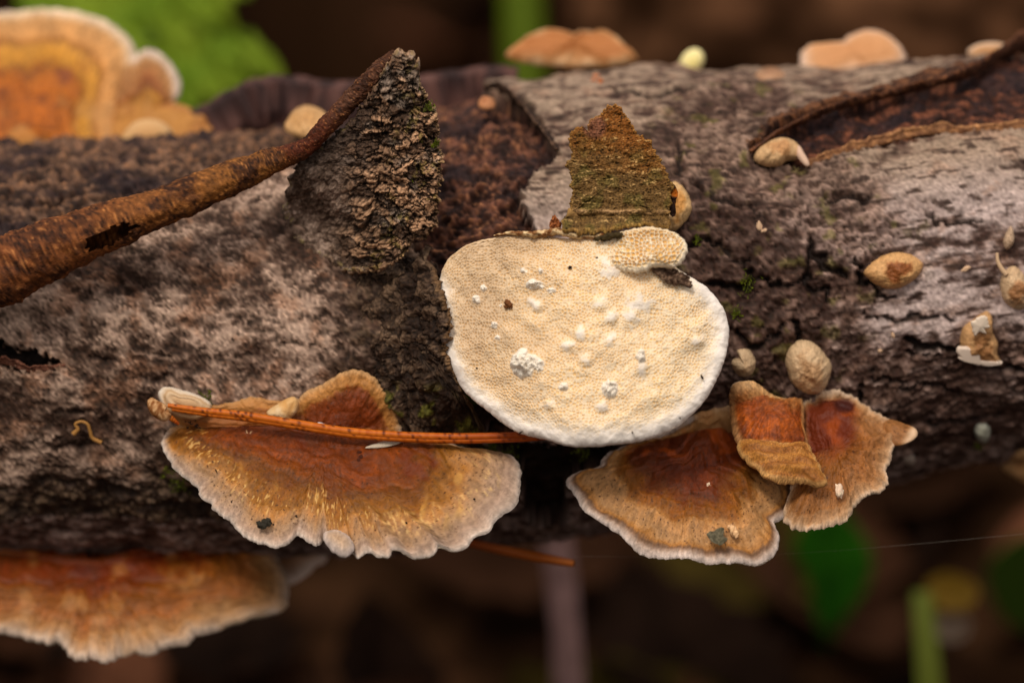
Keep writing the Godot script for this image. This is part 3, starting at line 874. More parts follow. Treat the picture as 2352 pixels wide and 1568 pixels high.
# ------------------------------------------------------------------ the white fungus in the middle
func make_white_bracket():
	var root := thing("white_bracket", "cream white bracket fungus showing its round pored underside in the middle", "bracket fungus")
	M.white_root = root
	var o := pairs([1087, 557, 1048, 580, 1024, 604, 1009, 643, 1004, 675, 1008, 709, 1012, 745, 1012, 772, 1016, 803, 1034, 840, 1058, 887, 1087, 918, 1130, 952, 1169, 983, 1208, 1000, 1255, 1010, 1305, 1025, 1368, 1026, 1427, 1020, 1485, 1010, 1544, 987, 1583, 959, 1622, 916, 1646, 873, 1665, 823, 1675, 768, 1669, 725, 1649, 690, 1622, 660, 1591, 640, 1550, 612, 1525, 575, 1500, 545, 1430, 535, 1330, 546, 1250, 544, 1190, 541, 1130, 547])
	var zf := func(p: Vector2) -> float:
		return -3.2 + 4.6 * sm01(1000.0, 1380.0, p.x) - 1.0 * sm01(1500.0, 1690.0, p.x) + 2.2 * (p.y - 540.0) / 480.0
	var bumps := [[1397, 622, 42], [1380, 701, 24], [1405, 735, 22], [1446, 733, 30], [1466, 701, 46], [1340, 771, 22], [1595, 787, 24], [1382, 936, 20], [1250, 708, 18], [1235, 694, 16], [1272, 932, 18], [1313, 797, 20], [1400, 785, 22], [1470, 850, 26], [1350, 832, 22]]
	var pore := func(p: Vector2) -> Vector2:     # x how open a pore is, y how far from the pale rim or a bump
		return Vector2.ZERO
	var calm := func(p: Vector2, m: float) -> float:
		var k := sm01(0.5, 2.6, m + 0.35 * nz_fine.get_noise_2d(p.x * 0.05, p.y * 0.05) + 2.5 * sm01(680.0, 590.0, p.y))
		for b in bumps:
			var d: float = Vector2(p.x - b[0], p.y - b[1]).length() / b[2]
			if d < 1.0: k *= lerpf(1.0, sm01(0.15, 0.8, d + 0.7 * nz_mid.get_noise_2d(p.x * 0.09, p.y * 0.09)), 0.8)
		return k
	var hole := func(p: Vector2) -> float:
		var x: float = p.x / GRAIN + 0.06 * nz_fine.get_noise_2d(p.x * 0.06, p.y * 0.06)
		var y: float = p.y / GRAIN + 0.06 * nz_fine.get_noise_2d(p.x * 0.06 + 9.0, p.y * 0.06)
		return smoothstep(0.08, 0.6, nz_cell.get_noise_2d(x / 0.25, y / 0.28) + 1.0)
	var hf := func(p: Vector2, r: float, m: float, a: float) -> float:
		var h: float = 0.7 * (1.0 - r * r) + 0.55 * nz_big.get_noise_2d(p.x * 0.07, p.y * 0.07) + 0.10 * nz_mid.get_noise_2d(p.x * 0.05, p.y * 0.05)
		for b in bumps:
			var d: float = Vector2(p.x - b[0], p.y - b[1]).length() / b[2]
			if d < 1.0: h += 0.32 * (1.0 - d * d) * (1.0 - d * d)
		h += 0.05 * nz_fine.get_noise_2d(p.x * 0.04, p.y * 0.04)
		if m > 0.3: h -= 0.09 * hole.call(p) * calm.call(p, m)
		return h
	var cf := func(p: Vector2, r: float, m: float, a: float, hgt: float) -> Color:
		var k: float = calm.call(p, m)
		var deep: float = hole.call(p) * k
		var wall := c8(250, 239, 229).lerp(c8(248, 220, 184).lerp(c8(252, 231, 200), sm01(1100.0, 1480.0, p.x + 0.3 * (p.y - 780.0) + 200.0 * nz_big.get_noise_2d(p.x * 0.06, p.y * 0.06))), k)
		var pit := c8(247, 194, 120)
		var warm := sm01(-0.3, 0.4, nz_big.get_noise_2d(p.x * 0.05 + 20.0, p.y * 0.05))
		pit = pit.lerp(c8(236, 186, 122), 1.0 - warm)
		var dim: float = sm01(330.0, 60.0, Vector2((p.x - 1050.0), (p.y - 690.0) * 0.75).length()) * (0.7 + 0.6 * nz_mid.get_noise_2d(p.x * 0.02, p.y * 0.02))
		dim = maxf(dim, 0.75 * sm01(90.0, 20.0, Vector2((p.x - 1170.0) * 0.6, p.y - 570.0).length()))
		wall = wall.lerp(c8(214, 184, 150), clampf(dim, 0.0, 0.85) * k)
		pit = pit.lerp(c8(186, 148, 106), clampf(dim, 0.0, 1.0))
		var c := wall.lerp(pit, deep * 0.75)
		return c * (1.0 + 0.04 * nz_dust.get_noise_2d(p.x * 0.1, p.y * 0.1))
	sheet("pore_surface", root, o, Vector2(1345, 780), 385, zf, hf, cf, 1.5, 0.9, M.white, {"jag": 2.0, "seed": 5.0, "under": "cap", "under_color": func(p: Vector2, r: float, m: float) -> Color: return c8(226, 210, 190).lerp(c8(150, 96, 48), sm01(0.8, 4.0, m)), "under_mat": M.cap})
	# the raised ear at the upper right
	var eo := pairs([1395, 605, 1427, 621, 1466, 628, 1505, 614, 1548, 615, 1571, 596, 1579, 573, 1567, 549, 1536, 530, 1493, 522, 1440, 530, 1395, 545, 1360, 568, 1372, 590])
	var ez := func(p: Vector2) -> float: return zf.call(p) + 0.2 + 2.0 * sm01(1370.0, 1500.0, p.x) - 0.9 * sm01(600.0, 520.0, p.y)
	var ehole := func(p: Vector2, m: float) -> float:
		return smoothstep(0.08, 0.42, nz_cell.get_noise_2d(p.x / GRAIN / 0.33, p.y / GRAIN / 0.30 + 40.0) + 1.0) * sm01(0.15, 0.8, m)
	sheet("pored_lobe", root, eo, Vector2(1475, 575), 150, ez,
		func(p: Vector2, r: float, m: float, a: float) -> float: return 0.25 * sm01(0.0, 0.9, m) - 0.6 * sm01(0.5, 2.5, m) * 0.5 - 0.3 * ehole.call(p, m) + 0.1 * nz_mid.get_noise_2d(p.x * 0.06, p.y * 0.06),
		func(p: Vector2, r: float, m: float, a: float, h: float) -> Color: return c8(250, 233, 206).lerp(c8(244, 200, 128), ehole.call(p, m)).lerp(c8(196, 160, 110), 0.35 * sm01(560.0, 530.0, p.y)), 1.1, 0.5, M.white, {"jag": 5.0, "seed": 8.0, "under": "lobe_back"})
	# white warts on the pore surface
	var warts := [[1204, 626, 12, 9], [1232, 655, 24, 13], [1243, 624, 7, 8], [1270, 670, 11, 9], [1110, 664, 10, 10], [1096, 690, 11, 12], [1137, 748, 10, 11], [1146, 778, 11, 9], [1205, 838, 24, 34], [1237, 842, 15, 18], [1297, 891, 13, 10], [1401, 891, 18, 23], [1471, 823, 11, 20], [1313, 798, 8, 8], [1152, 706, 7, 6], [1399, 787, 7, 9]]
	for i in warts.size():
		var wv: Array = warts[i]
		var c := Vector2(wv[0], wv[1])
		var ol := []
		for k in 14:
			var an := TAU * k / 14.0
			var kk: float = 1.0 + 0.5 * nz_big.get_noise_2d(cos(an) * 4.0 + i * 25.0, sin(an) * 4.0) + 0.3 * nz_mid.get_noise_2d(cos(an) * 4.0 + i * 25.0, sin(an) * 4.0)
			ol.append(c + Vector2(cos(an) * wv[2] * 1.15, sin(an) * wv[3] * 1.1) * kk)
		var tall: float = 0.022 * (wv[2] + wv[3]) + 0.25
		sheet("wart", root, ol, c, 34, func(p: Vector2) -> float: return zf.call(p) + 0.75 + 0.55 * nz_big.get_noise_2d(p.x * 0.07, p.y * 0.07),
			func(p: Vector2, r: float, m: float, a: float) -> float: return 0.6 * (1.0 - Vector2((p.x - 1345.0) / 330.0, (p.y - 780.0) / 250.0).length_squared()) + tall * pow(maxf(0.0, 1.0 - r * r), 0.8) * (1.0 + 0.4 * nz_mid.get_noise_2d(p.x * 0.07, p.y * 0.07) + 0.4 * nz_fine.get_noise_2d(p.x * 0.06, p.y * 0.06)) - 0.25,
			func(p: Vector2, r: float, m: float, a: float, h: float) -> Color: return c8(247, 236, 220) * (1.0 + 0.05 * nz_fine.get_noise_2d(p.x * 0.1, p.y * 0.1)), 0.0, 0.5, M.white, {"dir": (cam_back + cam_up * 0.25).normalized(), "lean": 0.6})
	# torn bark along its top edge, part of the fungus's base
	var te := []
	for q in pairs([1135, 541, 1180, 535, 1230, 538, 1280, 533, 1330, 541, 1400, 541, 1440, 534]): te.append(spot(q.x, q.y, zf.call(q) + 0.7))
	sweep("torn_edge", root, smooth3(te, 120), func(_p, _t): return cam_up, 12,
		func(t: float, f: float) -> Vector2:
			var k: float = 1.0 + 0.7 * nz_rough.get_noise_2d(t * 30.0, f * 2.0)
			return Vector2(cos(f * TAU) * 0.5, sin(f * TAU) * 0.24) * k * (0.3 + sin(PI * t)),
		func(t: float, f: float, p: Vector3) -> Color: return c8(120, 76, 42).lerp(c8(222, 192, 146), sm01(-0.25, 0.25, nz_fine.get_noise_3dv(p * 0.8))), M.bark)
	# ---- the upright scrap of bark carried by the white fungus
	var fr := thing("bark_scrap", "upright olive brown scrap of bark standing on the white fungus", "bark")
	var so := pairs([1305, 309, 1314, 300, 1336, 291, 1348, 300, 1354, 281, 1379, 263, 1387, 247, 1400, 241, 1413, 239, 1428, 249, 1445, 277, 1464, 302, 1486, 317, 1501, 335, 1516, 363, 1533, 395, 1548, 429, 1543, 451, 1537, 491, 1539, 527, 1482, 519, 1432, 526, 1379, 534, 1336, 536, 1300, 530, 1288, 513, 1305, 498, 1312, 490, 1310, 451, 1313, 400, 1299, 382, 1301, 369, 1312, 364, 1310, 332])
	var sz := func(p: Vector2) -> float:
		return 1.2 - 1.8 * (500.0 - p.y) / 250.0 if p.y < 498.0 else 1.2 + 1.5 * (p.y - 498.0) / 34.0
	var shf := func(p: Vector2, r: float, m: float, a: float) -> float:
		var x := p.x / GRAIN
		var y := p.y / GRAIN
		var rv: float = nz_ridge.get_noise_2d(x * 1.3 + 30.0, y * 5.0 + 1.0 * nz_mid.get_noise_2d(x, y))
		return 0.22 * nz_mid.get_noise_2d(x, y * 2.0) + 0.22 * nz_mott.get_noise_2d(x * 1.2, y * 2.6) + 0.09 * nz_fine.get_noise_2d(x * 0.8, y * 2.0) + 0.05 * nz_dust.get_noise_2d(x, y * 2.0) - 0.3 * sm01(0.75, 0.95, rv) + 0.35 * exp(-pow((p.y - 488.0 - 4.0 * nz_mid.get_noise_2d(x, 0.0)) / 7.0, 2.0))
	var scf := func(p: Vector2, r: float, m: float, a: float, h: float) -> Color:
		var x := p.x / GRAIN
		var y := p.y / GRAIN
		var n1: float = nz_mid.get_noise_2d(x, y * 1.6)
		var n2: float = 0.5 * nz_fine.get_noise_2d(x * 0.9, y * 2.0) + 0.8 * nz_mott.get_noise_2d(x * 1.2, y * 2.6)
		var n3: float = nz_dust.get_noise_2d(x * 1.2, y * 1.8)
		var up := sm01(430.0, 300.0, p.y + 40.0 * n1 - 0.3 * (p.x - 1420.0))
		var c := c8(106, 80, 46).lerp(c8(124, 76, 32), up)
		c = c.lerp(c8(92, 80, 40), sm01(0.0, 0.4, nz_mid.get_noise_2d(x + 30.0, y)) * (1.0 - up) * 0.8)
		c = c.lerp(c8(186, 150, 98), sm01(0.25, 0.55, n2 + 0.3 * n3) * 0.75)
		c = c.lerp(c8(58, 42, 22), sm01(0.15, 0.5, -n2 - 0.4 * n3) * 0.75)
		c = c.lerp(c8(120, 78, 62), sm01(34.0, 20.0, Vector2(p.x - 1365.0, p.y - 292.0).length()) * 0.8)
		var rv: float = nz_ridge.get_noise_2d(x * 1.3 + 30.0, y * 5.0 + 1.0 * nz_mid.get_noise_2d(x, y))
		c = c.lerp(c8(40, 32, 20), sm01(0.78, 0.95, rv) * 0.8)
		c = c.lerp(c8(190, 150, 108), 0.7 * exp(-pow((p.y - 488.0 - 4.0 * nz_mid.get_noise_2d(x, 0.0)) / 5.0, 2.0)) * sm01(-0.3, 0.1, n1))
		c = c.lerp(c8(176, 132, 70), sm01(0.35, 0.05, m) * 0.5)
		return c * (1.0 + 0.35 * n3)
	sheet("bark_face", fr, so, Vector2(1420, 410), 260, sz, shf, scf, 0.45, 0.22, M.bark, {"jag": 11.0, "seed": 12.0, "per": 3, "under": "bark_back"})
	sheet("torn_flake", fr, pairs([1540, 418, 1550, 424, 1557, 445, 1552, 470, 1553, 492, 1543, 496, 1537, 480, 1540, 450]), Vector2(1546, 458), 30, func(p: Vector2) -> float: return 0.2,
		func(p: Vector2, r: float, m: float, a: float) -> float: return 0.2 * nz_fine.get_noise_2d(p.x * 0.06, p.y * 0.06),
		func(p: Vector2, r: float, m: float, a: float, h: float) -> Color: return c8(48, 32, 24).lerp(c8(176, 96, 30), sm01(0.0, 0.3, nz_mid.get_noise_2d(p.x * 0.05, p.y * 0.05))), 0.3, 0.2, M.bark, {"jag": 5.0, "seed": 2.0})
	var bc := thing("bark_crumb", "brown flaky crumb of bark left of the upright bark scrap", "bark")
	sheet("flake", bc, pairs([1262, 520, 1266, 500, 1272, 492, 1280, 502, 1290, 512, 1288, 526, 1274, 530]), Vector2(1275, 514), 24, func(p: Vector2) -> float: return 0.6 + (p.y - 530.0) * 0.02,
		func(p: Vector2, r: float, m: float, a: float) -> float: return 0.4 * nz_fine.get_noise_2d(p.x * 0.06, p.y * 0.06),
		func(p: Vector2, r: float, m: float, a: float, h: float) -> Color: return c8(92, 48, 26).lerp(c8(190, 118, 70), clampf(0.4 + nz_fine.get_noise_2d(p.x * 0.08, p.y * 0.08), 0.0, 1.0)), 0.3, 0.2, M.bark, {"jag": 6.0})
	var bd := thing("bark_crumb", "dark mossy crumb hanging where the scrap meets the white fungus", "bark")
	for q in [[1388, 546, 12.0], [1402, 543, 14.0], [1418, 540, 12.0], [1374, 548, 8.0]]:
		lump("crumb", bd, spot(q[0], q[1], zf.call(Vector2(q[0], q[1])) + 1.4), Vector3(q[2], q[2] * 0.6, q[2] * 0.5) / GRAIN, c8(64, 52, 30), q[0] * 0.1)
	var be := thing("bark_flake", "dark ragged bark flake below the raised lobe of the white fungus", "bark")
	sheet("flake", be, pairs([1500, 618, 1530, 616, 1560, 622, 1586, 640, 1584, 660, 1568, 655, 1550, 657, 1540, 648, 1520, 645, 1510, 632]), Vector2(1546, 636), 60, func(p: Vector2) -> float: return zf.call(p) + 1.6,
		func(p: Vector2, r: float, m: float, a: float) -> float: return 0.3 * nz_mid.get_noise_2d(p.x * 0.05, p.y * 0.05) + 0.2 * nz_fine.get_noise_2d(p.x * 0.06, p.y * 0.06),
		func(p: Vector2, r: float, m: float, a: float, h: float) -> Color: return c8(66, 48, 38).lerp(c8(136, 110, 90), clampf(0.35 + nz_fine.get_noise_2d(p.x * 0.07, p.y * 0.07) + 0.4 * nz_mid.get_noise_2d(p.x * 0.07, p.y * 0.07), 0.0, 1.0)), 0.4, 0.25, M.bark, {"jag": 9.0, "per": 3})
	# crumbs and specks lying on the pores
	var cr := thing("soil_crumb", "larger brown crumb on the left of the white pore surface", "crumb")
	for q in [[1165, 695, 7.0], [1171, 701, 6.0], [1162, 704, 5.0]]:
		lump("crumb", cr, spot(q[0], q[1], zf.call(Vector2(q[0], q[1])) + 1.5), Vector3(q[2], q[2], q[2] * 0.7) / GRAIN, c8(112, 70, 40), q[0] * 0.3)
	var specks := [[1309, 614, 5, 3.5], [1336, 638, 4, 5], [1331, 697, 3, 2], [1305, 691, 4, 3], [1372, 661, 2, 3], [1412, 724, 4, 2], [1308, 745, 2, 2], [1613, 866, 2.5, 6], [1401, 820, 2, 2], [1392, 615, 3, 5], [1250, 831, 2, 2], [1320, 710, 3, 3], [1562, 960, 2, 3], [1453, 993, 2, 3], [1196, 993, 5, 2], [1345, 788, 2, 2], [1095, 845, 2, 2], [1484, 568, 2.5, 2], [1370, 592, 4, 2]]
	for i in specks.size():
		var s: Array = specks[i]
		var pz := Vector2(s[0], s[1])
		var o2 := lump("dark_speck", self, spot(s[0], s[1], zf.call(pz) + 1.15), Vector3(s[2], s[3], 2.5) / GRAIN, c8(46, 32, 24), i * 1.7, 0.5, M.bark, 4)
		tag(o2, "tiny dark speck lying on the white pore surface", "speck", "dark specks scattered over the white fungus")

# ------------------------------------------------------------------ brown brackets
func cap_relief(dome: float, reach: float, ripple: float, folds: float, sd: float) -> Callable:
	return func(p: Vector2, r: float, m: float, a: float) -> float:
		var e := 1.0 - clampf(m / reach, 0.0, 1.0)
		var h := dome * (1.0 - e * e)
		var wob: float = m + 0.8 * nz_mid.get_noise_2d(p.x * 0.03 + sd, p.y * 0.03)
		h += ripple * sin(wob * 3.3) * sm01(0.3, 1.5, m) + 0.5 * ripple * sin(wob * 7.5 + 1.0)
		h += folds * nz_mid.get_noise_2d(a * 7.0 + sd, 0.3 + m * 0.1) * exp(-m / 2.4) * sm01(0.0, 0.9, m)
		h += 0.22 * nz_mid.get_noise_2d(p.x * 0.03, p.y * 0.03 + sd) + 0.05 * nz_fine.get_noise_2d(p.x * 0.045, p.y * 0.045) + 0.02 * nz_dust.get_noise_2d(p.x * 0.06, p.y * 0.06)
		return h

func cap_tint(stops: Array, p: Vector2, m: float, a: float, c: Vector2, sd: float, streak := 1.6, waver := 1.0) -> Color:
	var q := p - c
	var ang := q.angle()
	var rr := q.length() / GRAIN
	var n1: float = nz_mid.get_noise_2d(p.x * 0.03 + sd, p.y * 0.03)
	var fib: float = nz_mid.get_noise_3d(cos(ang) * 13.0, sin(ang) * 13.0, rr * 0.7 + sd)
	var fb2: float = nz_fine.get_noise_3d(cos(ang) * 22.0, sin(ang) * 22.0, rr * 0.6 + sd)
	var wob: float = m + waver * (0.9 * n1 + 0.8 * streak * fib + 0.5 * fb2 + 0.5 * nz_mott.get_noise_2d(p.x * 0.05, p.y * 0.05 + sd)) * sm01(0.1, 3.0, m) + waver * 0.9 * nz_big.get_noise_2d(p.x * 0.06, p.y * 0.06 + sd) * sm01(0.3, 3.0, m)
	var col := ramp(stops, wob)
	var fine: float = nz_dust.get_noise_2d(p.x * 0.055, p.y * 0.055)
	col = col * (1.0 + 0.10 * fine + 0.16 * fb2 + 0.12 * fib + 0.10 * nz_fine.get_noise_2d(p.x * 0.06 + sd, p.y * 0.06))
	col *= 0.88
	col *= lerpf(1.04, 0.9, sm01(3.0, 6.5, wob)); col.b *= lerpf(1.0, 0.62, sm01(2.5, 5.0, wob)); col.g *= lerpf(1.0, 0.95, sm01(5.0, 8.0, wob))
	var fleck: float = nz_fine.get_noise_2d(p.x * 0.085 + 300.0 + sd, p.y * 0.085)
	col = col.lerp(c8(56, 34, 20), sm01(0.42, 0.56, fleck) * 0.75 * sm01(0.5, 1.5, m))
	col = col * (1.0 + 0.07 * sin(wob * 2.9 + 1.0 * n1) * sm01(1.0, 3.0, m))
	col = col.lerp(c8(100, 50, 20), sm01(0.1, 0.5, nz_mott.get_noise_2d(p.x * 0.022 + sd, p.y * 0.022)) * sm01(3.0, 6.0, wob) * 0.5)
	return col

# how far in from the rim a point counts: part millimetres, part share of the cap, more towards where it is attached
func inward(m: float, r: float, size: float, py: float, foot: float, add: float) -> float:
	return lerpf(m, (1.0 - r) * size, 0.65 * sm01(0.3, 2.0, m)) + add * sm01(foot, foot - 70.0, py) * sm01(0.2, 1.2, m)

func pore_under(p: Vector2, r: float, m: float) -> Color:
	return c8(232, 214, 186) * (1.0 + 0.1 * nz_fine.get_noise_2d(p.x * 0.1, p.y * 0.1))

func smax(a: float, b: float, k: float) -> float:
	var h := clampf(0.5 + 0.5 * (a - b) / k, 0.0, 1.0)
	return lerpf(b, a, h) + k * h * (1.0 - h)

var low_z: Callable

func make_lower_bracket():
	var root := thing("brown_bracket", "wide orange brown bracket fungus with a pale lobed rim under the pine needle", "bracket fungus")
	var o := pairs([410, 975, 385, 988, 371, 1013, 377, 1038, 394, 1067, 415, 1092, 450, 1115, 458, 1138, 483, 1155, 490, 1171, 527, 1196, 548, 1221, 581, 1244, 631, 1257, 665, 1246, 683, 1230, 706, 1246, 727, 1253, 748, 1238, 760, 1263, 790, 1277, 810, 1268, 823, 1281, 848, 1269, 869, 1279, 894, 1281, 902, 1263, 923, 1267, 948, 1281, 977, 1279, 1002, 1269, 1010, 1254, 1035, 1265, 1065, 1261, 1090, 1234, 1123, 1221, 1140, 1196, 1156, 1182, 1181, 1167, 1194, 1138, 1197, 1100, 1194, 1071, 1177, 1052, 1144, 1048, 1106, 1040, 1056, 1029, 1000, 1015, 935, 1004, 920, 975, 906, 934, 885, 896, 852, 861, 819, 850, 777, 859, 744, 880, 702, 900, 681, 917, 652, 921, 615, 917, 577, 911, 540, 921, 498, 930, 444, 934, 406, 938, 392, 958])
	low_z = func(p: Vector2) -> float:
		return smax(log_z(p) + 0.25, -6.9 + (p.y - 1000.0) / GRAIN * 0.92, 1.2)
	var stops := [[0.0, c8(244, 226, 212)], [0.18, c8(214, 186, 166)], [0.5, c8(186, 154, 132)], [1.4, c8(182, 142, 106)], [2.4, c8(180, 130, 84)], [3.4, c8(174, 114, 58)], [4.6, c8(150, 92, 46)], [6.5, c8(138, 78, 36)], [8.5, c8(148, 74, 22)], [11.0, c8(134, 64, 16)]]
	var upper := [[0.0, c8(206, 160, 112)], [0.4, c8(198, 138, 78)], [1.1, c8(186, 124, 62)], [1.4, c8(140, 74, 32)], [1.8, c8(128, 60, 22)], [4.0, c8(124, 54, 16)], [7.0, c8(140, 60, 20)]]
	var c := Vector2(790, 880)
	var body := cap_relief(1.5, 7.0, 0.05, 0.55, 1.0)
	var hf := func(p: Vector2, r: float, m: float, a: float) -> float:
		var h: float = body.call(p, r, m, a)
		# petal folds along the lower rim
		var petal := sm01(640.0, 720.0, p.x) * sm01(1100.0, 1040.0, p.x) * sm01(1120.0, 1200.0, p.y)
		h += petal * 0.8 * (absf(sin((p.x - 690.0) * 0.036 + 0.01 * (p.y - 1200.0) + 1.2 * nz_mid.get_noise_2d(p.x * 0.02, 4.0))) - 0.6) * exp(-m / 2.2) * sm01(0.0, 1.0, m)
		h -= 0.8 * sm01(4.0, 0.5, p.distance_to(Vector2(860, 985)) / GRAIN) * 0.5
		return h
	var cf := func(p: Vector2, r: float, m: float, a: float, h: float) -> Color:
		var share := sm01(1000.0, 965.0, p.y + 8.0 * nz_mid.get_noise_2d(p.x * 0.03, 7.0))
		var lo := Color.BLACK
		var hi := Color.BLACK
		if share < 1.0:
			lo = cap_tint(stops, p, inward(m, r, 12.5, p.y, 1090.0, 4.0) * (1.0 - 0.5 * sm01(960.0, 1130.0, p.x)), a, c, 1.0, 1.0)
			lo = lo.lerp(c8(220, 168, 92), sm01(0.3, 0.55, nz_mid.get_noise_2d(p.x * 0.035 + 50.0, p.y * 0.02)) * sm01(1.5, 3.0, m) * sm01(7.0, 4.5, m) * 0.5)
			var dash: float = nz_fine.get_noise_3d(cos((p - c).angle()) * 34.0, sin((p - c).angle()) * 34.0, m * 0.7)
			lo = lo.lerp(c8(236, 192, 122), sm01(0.2, 0.45, dash + 0.4 * nz_mid.get_noise_2d(p.x * 0.02, 3.0)) * sm01(1.4, 2.4, m) * sm01(5.0, 3.4, m) * 0.65)
			lo = lo.lerp(c8(104, 44, 22), sm01(0.25, 0.5, nz_mid.get_noise_2d(p.x * 0.02 + 90.0, p.y * 0.02)) * sm01(4.0, 6.0, m) * 0.5)
		if share > 0.0:
			hi = cap_tint(upper, p, m, a, Vector2(830, 960), 2.0, 0.6)
			if p.x < 650.0: hi = hi.lerp(c8(186, 126, 70), 0.55)
		return lo.lerp(hi, share)
	sheet("cap", root, o, Vector2(740, 1060), 370, low_z, hf, cf, 0.6, 0.35, M.cap, {"jag": 5.0, "seed": 1.0, "under": "pore_surface", "under_color": pore_under, "under_mat": M.white})
	sheet("rim_lobe", root, pairs([742, 1230, 750, 1222, 775, 1218, 800, 1232, 814, 1255, 806, 1272, 788, 1278, 764, 1266, 748, 1250]), Vector2(778, 1249), 50,
		func(p: Vector2) -> float: return low_z.call(p) + 1.0, func(p: Vector2, r: float, m: float, a: float) -> float: return 0.5 * (1.0 - r * r),
		func(p: Vector2, r: float, m: float, a: float, h: float) -> Color: return cap_tint([[0.0, c8(226, 208, 200)], [0.5, c8(202, 172, 148)], [1.4, c8(196, 156, 118)]], p, m, a, c, 5.0), 0.5, 0.35, M.cap, {"jag": 2.0})
	sheet("rim_lobe", root, pairs([612, 946, 640, 926, 672, 911, 686, 924, 681, 945, 657, 966, 630, 960]), Vector2(650, 940), 50,
		func(p: Vector2) -> float: return low_z.call(p) + 1.1, func(p: Vector2, r: float, m: float, a: float) -> float: return 0.8 * sqrt(maxf(0.0, 1.0 - r * r)) + 0.2 * nz_mid.get_noise_2d(p.x * 0.06, p.y * 0.06),
		func(p: Vector2, r: float, m: float, a: float, h: float) -> Color: return c8(214, 160, 96).lerp(c8(226, 194, 150), clampf(0.5 + nz_mid.get_noise_2d(p.x * 0.06, p.y * 0.06), 0.0, 1.0)), 0.4, 0.3, M.cap)
	var pb := thing("small_bracket", "small cream bracket fungus behind the knotted end of the pine needle", "bracket fungus")
	sheet("cap", pb, pairs([363, 906, 368, 893, 380, 888, 405, 891, 430, 899, 455, 908, 480, 922, 486, 944, 460, 962, 420, 962, 388, 950, 370, 928]), Vector2(410, 920), 110,
		func(p: Vector2) -> float: return log_z(p) + 0.9 + (p.y - 890.0) * 0.012, func(p: Vector2, r: float, m: float, a: float) -> float: return 0.5 * (1.0 - r * r) + 0.05 * sin(m * 9.0),
		func(p: Vector2, r: float, m: float, a: float, h: float) -> Color: return ramp([[0.0, c8(228, 212, 194)], [0.3, c8(222, 198, 170)], [0.55, c8(190, 152, 112)], [0.8, c8(214, 184, 148)], [1.3, c8(204, 168, 128)], [1.9, c8(190, 150, 108)]], m + 0.3 * nz_mid.get_noise_2d(p.x * 0.05, p.y * 0.05) + 3.0 * sm01(925.0, 955.0, p.y)), 0.7, 0.4, M.cap, {"jag": 2.0, "under": "pore_surface"})

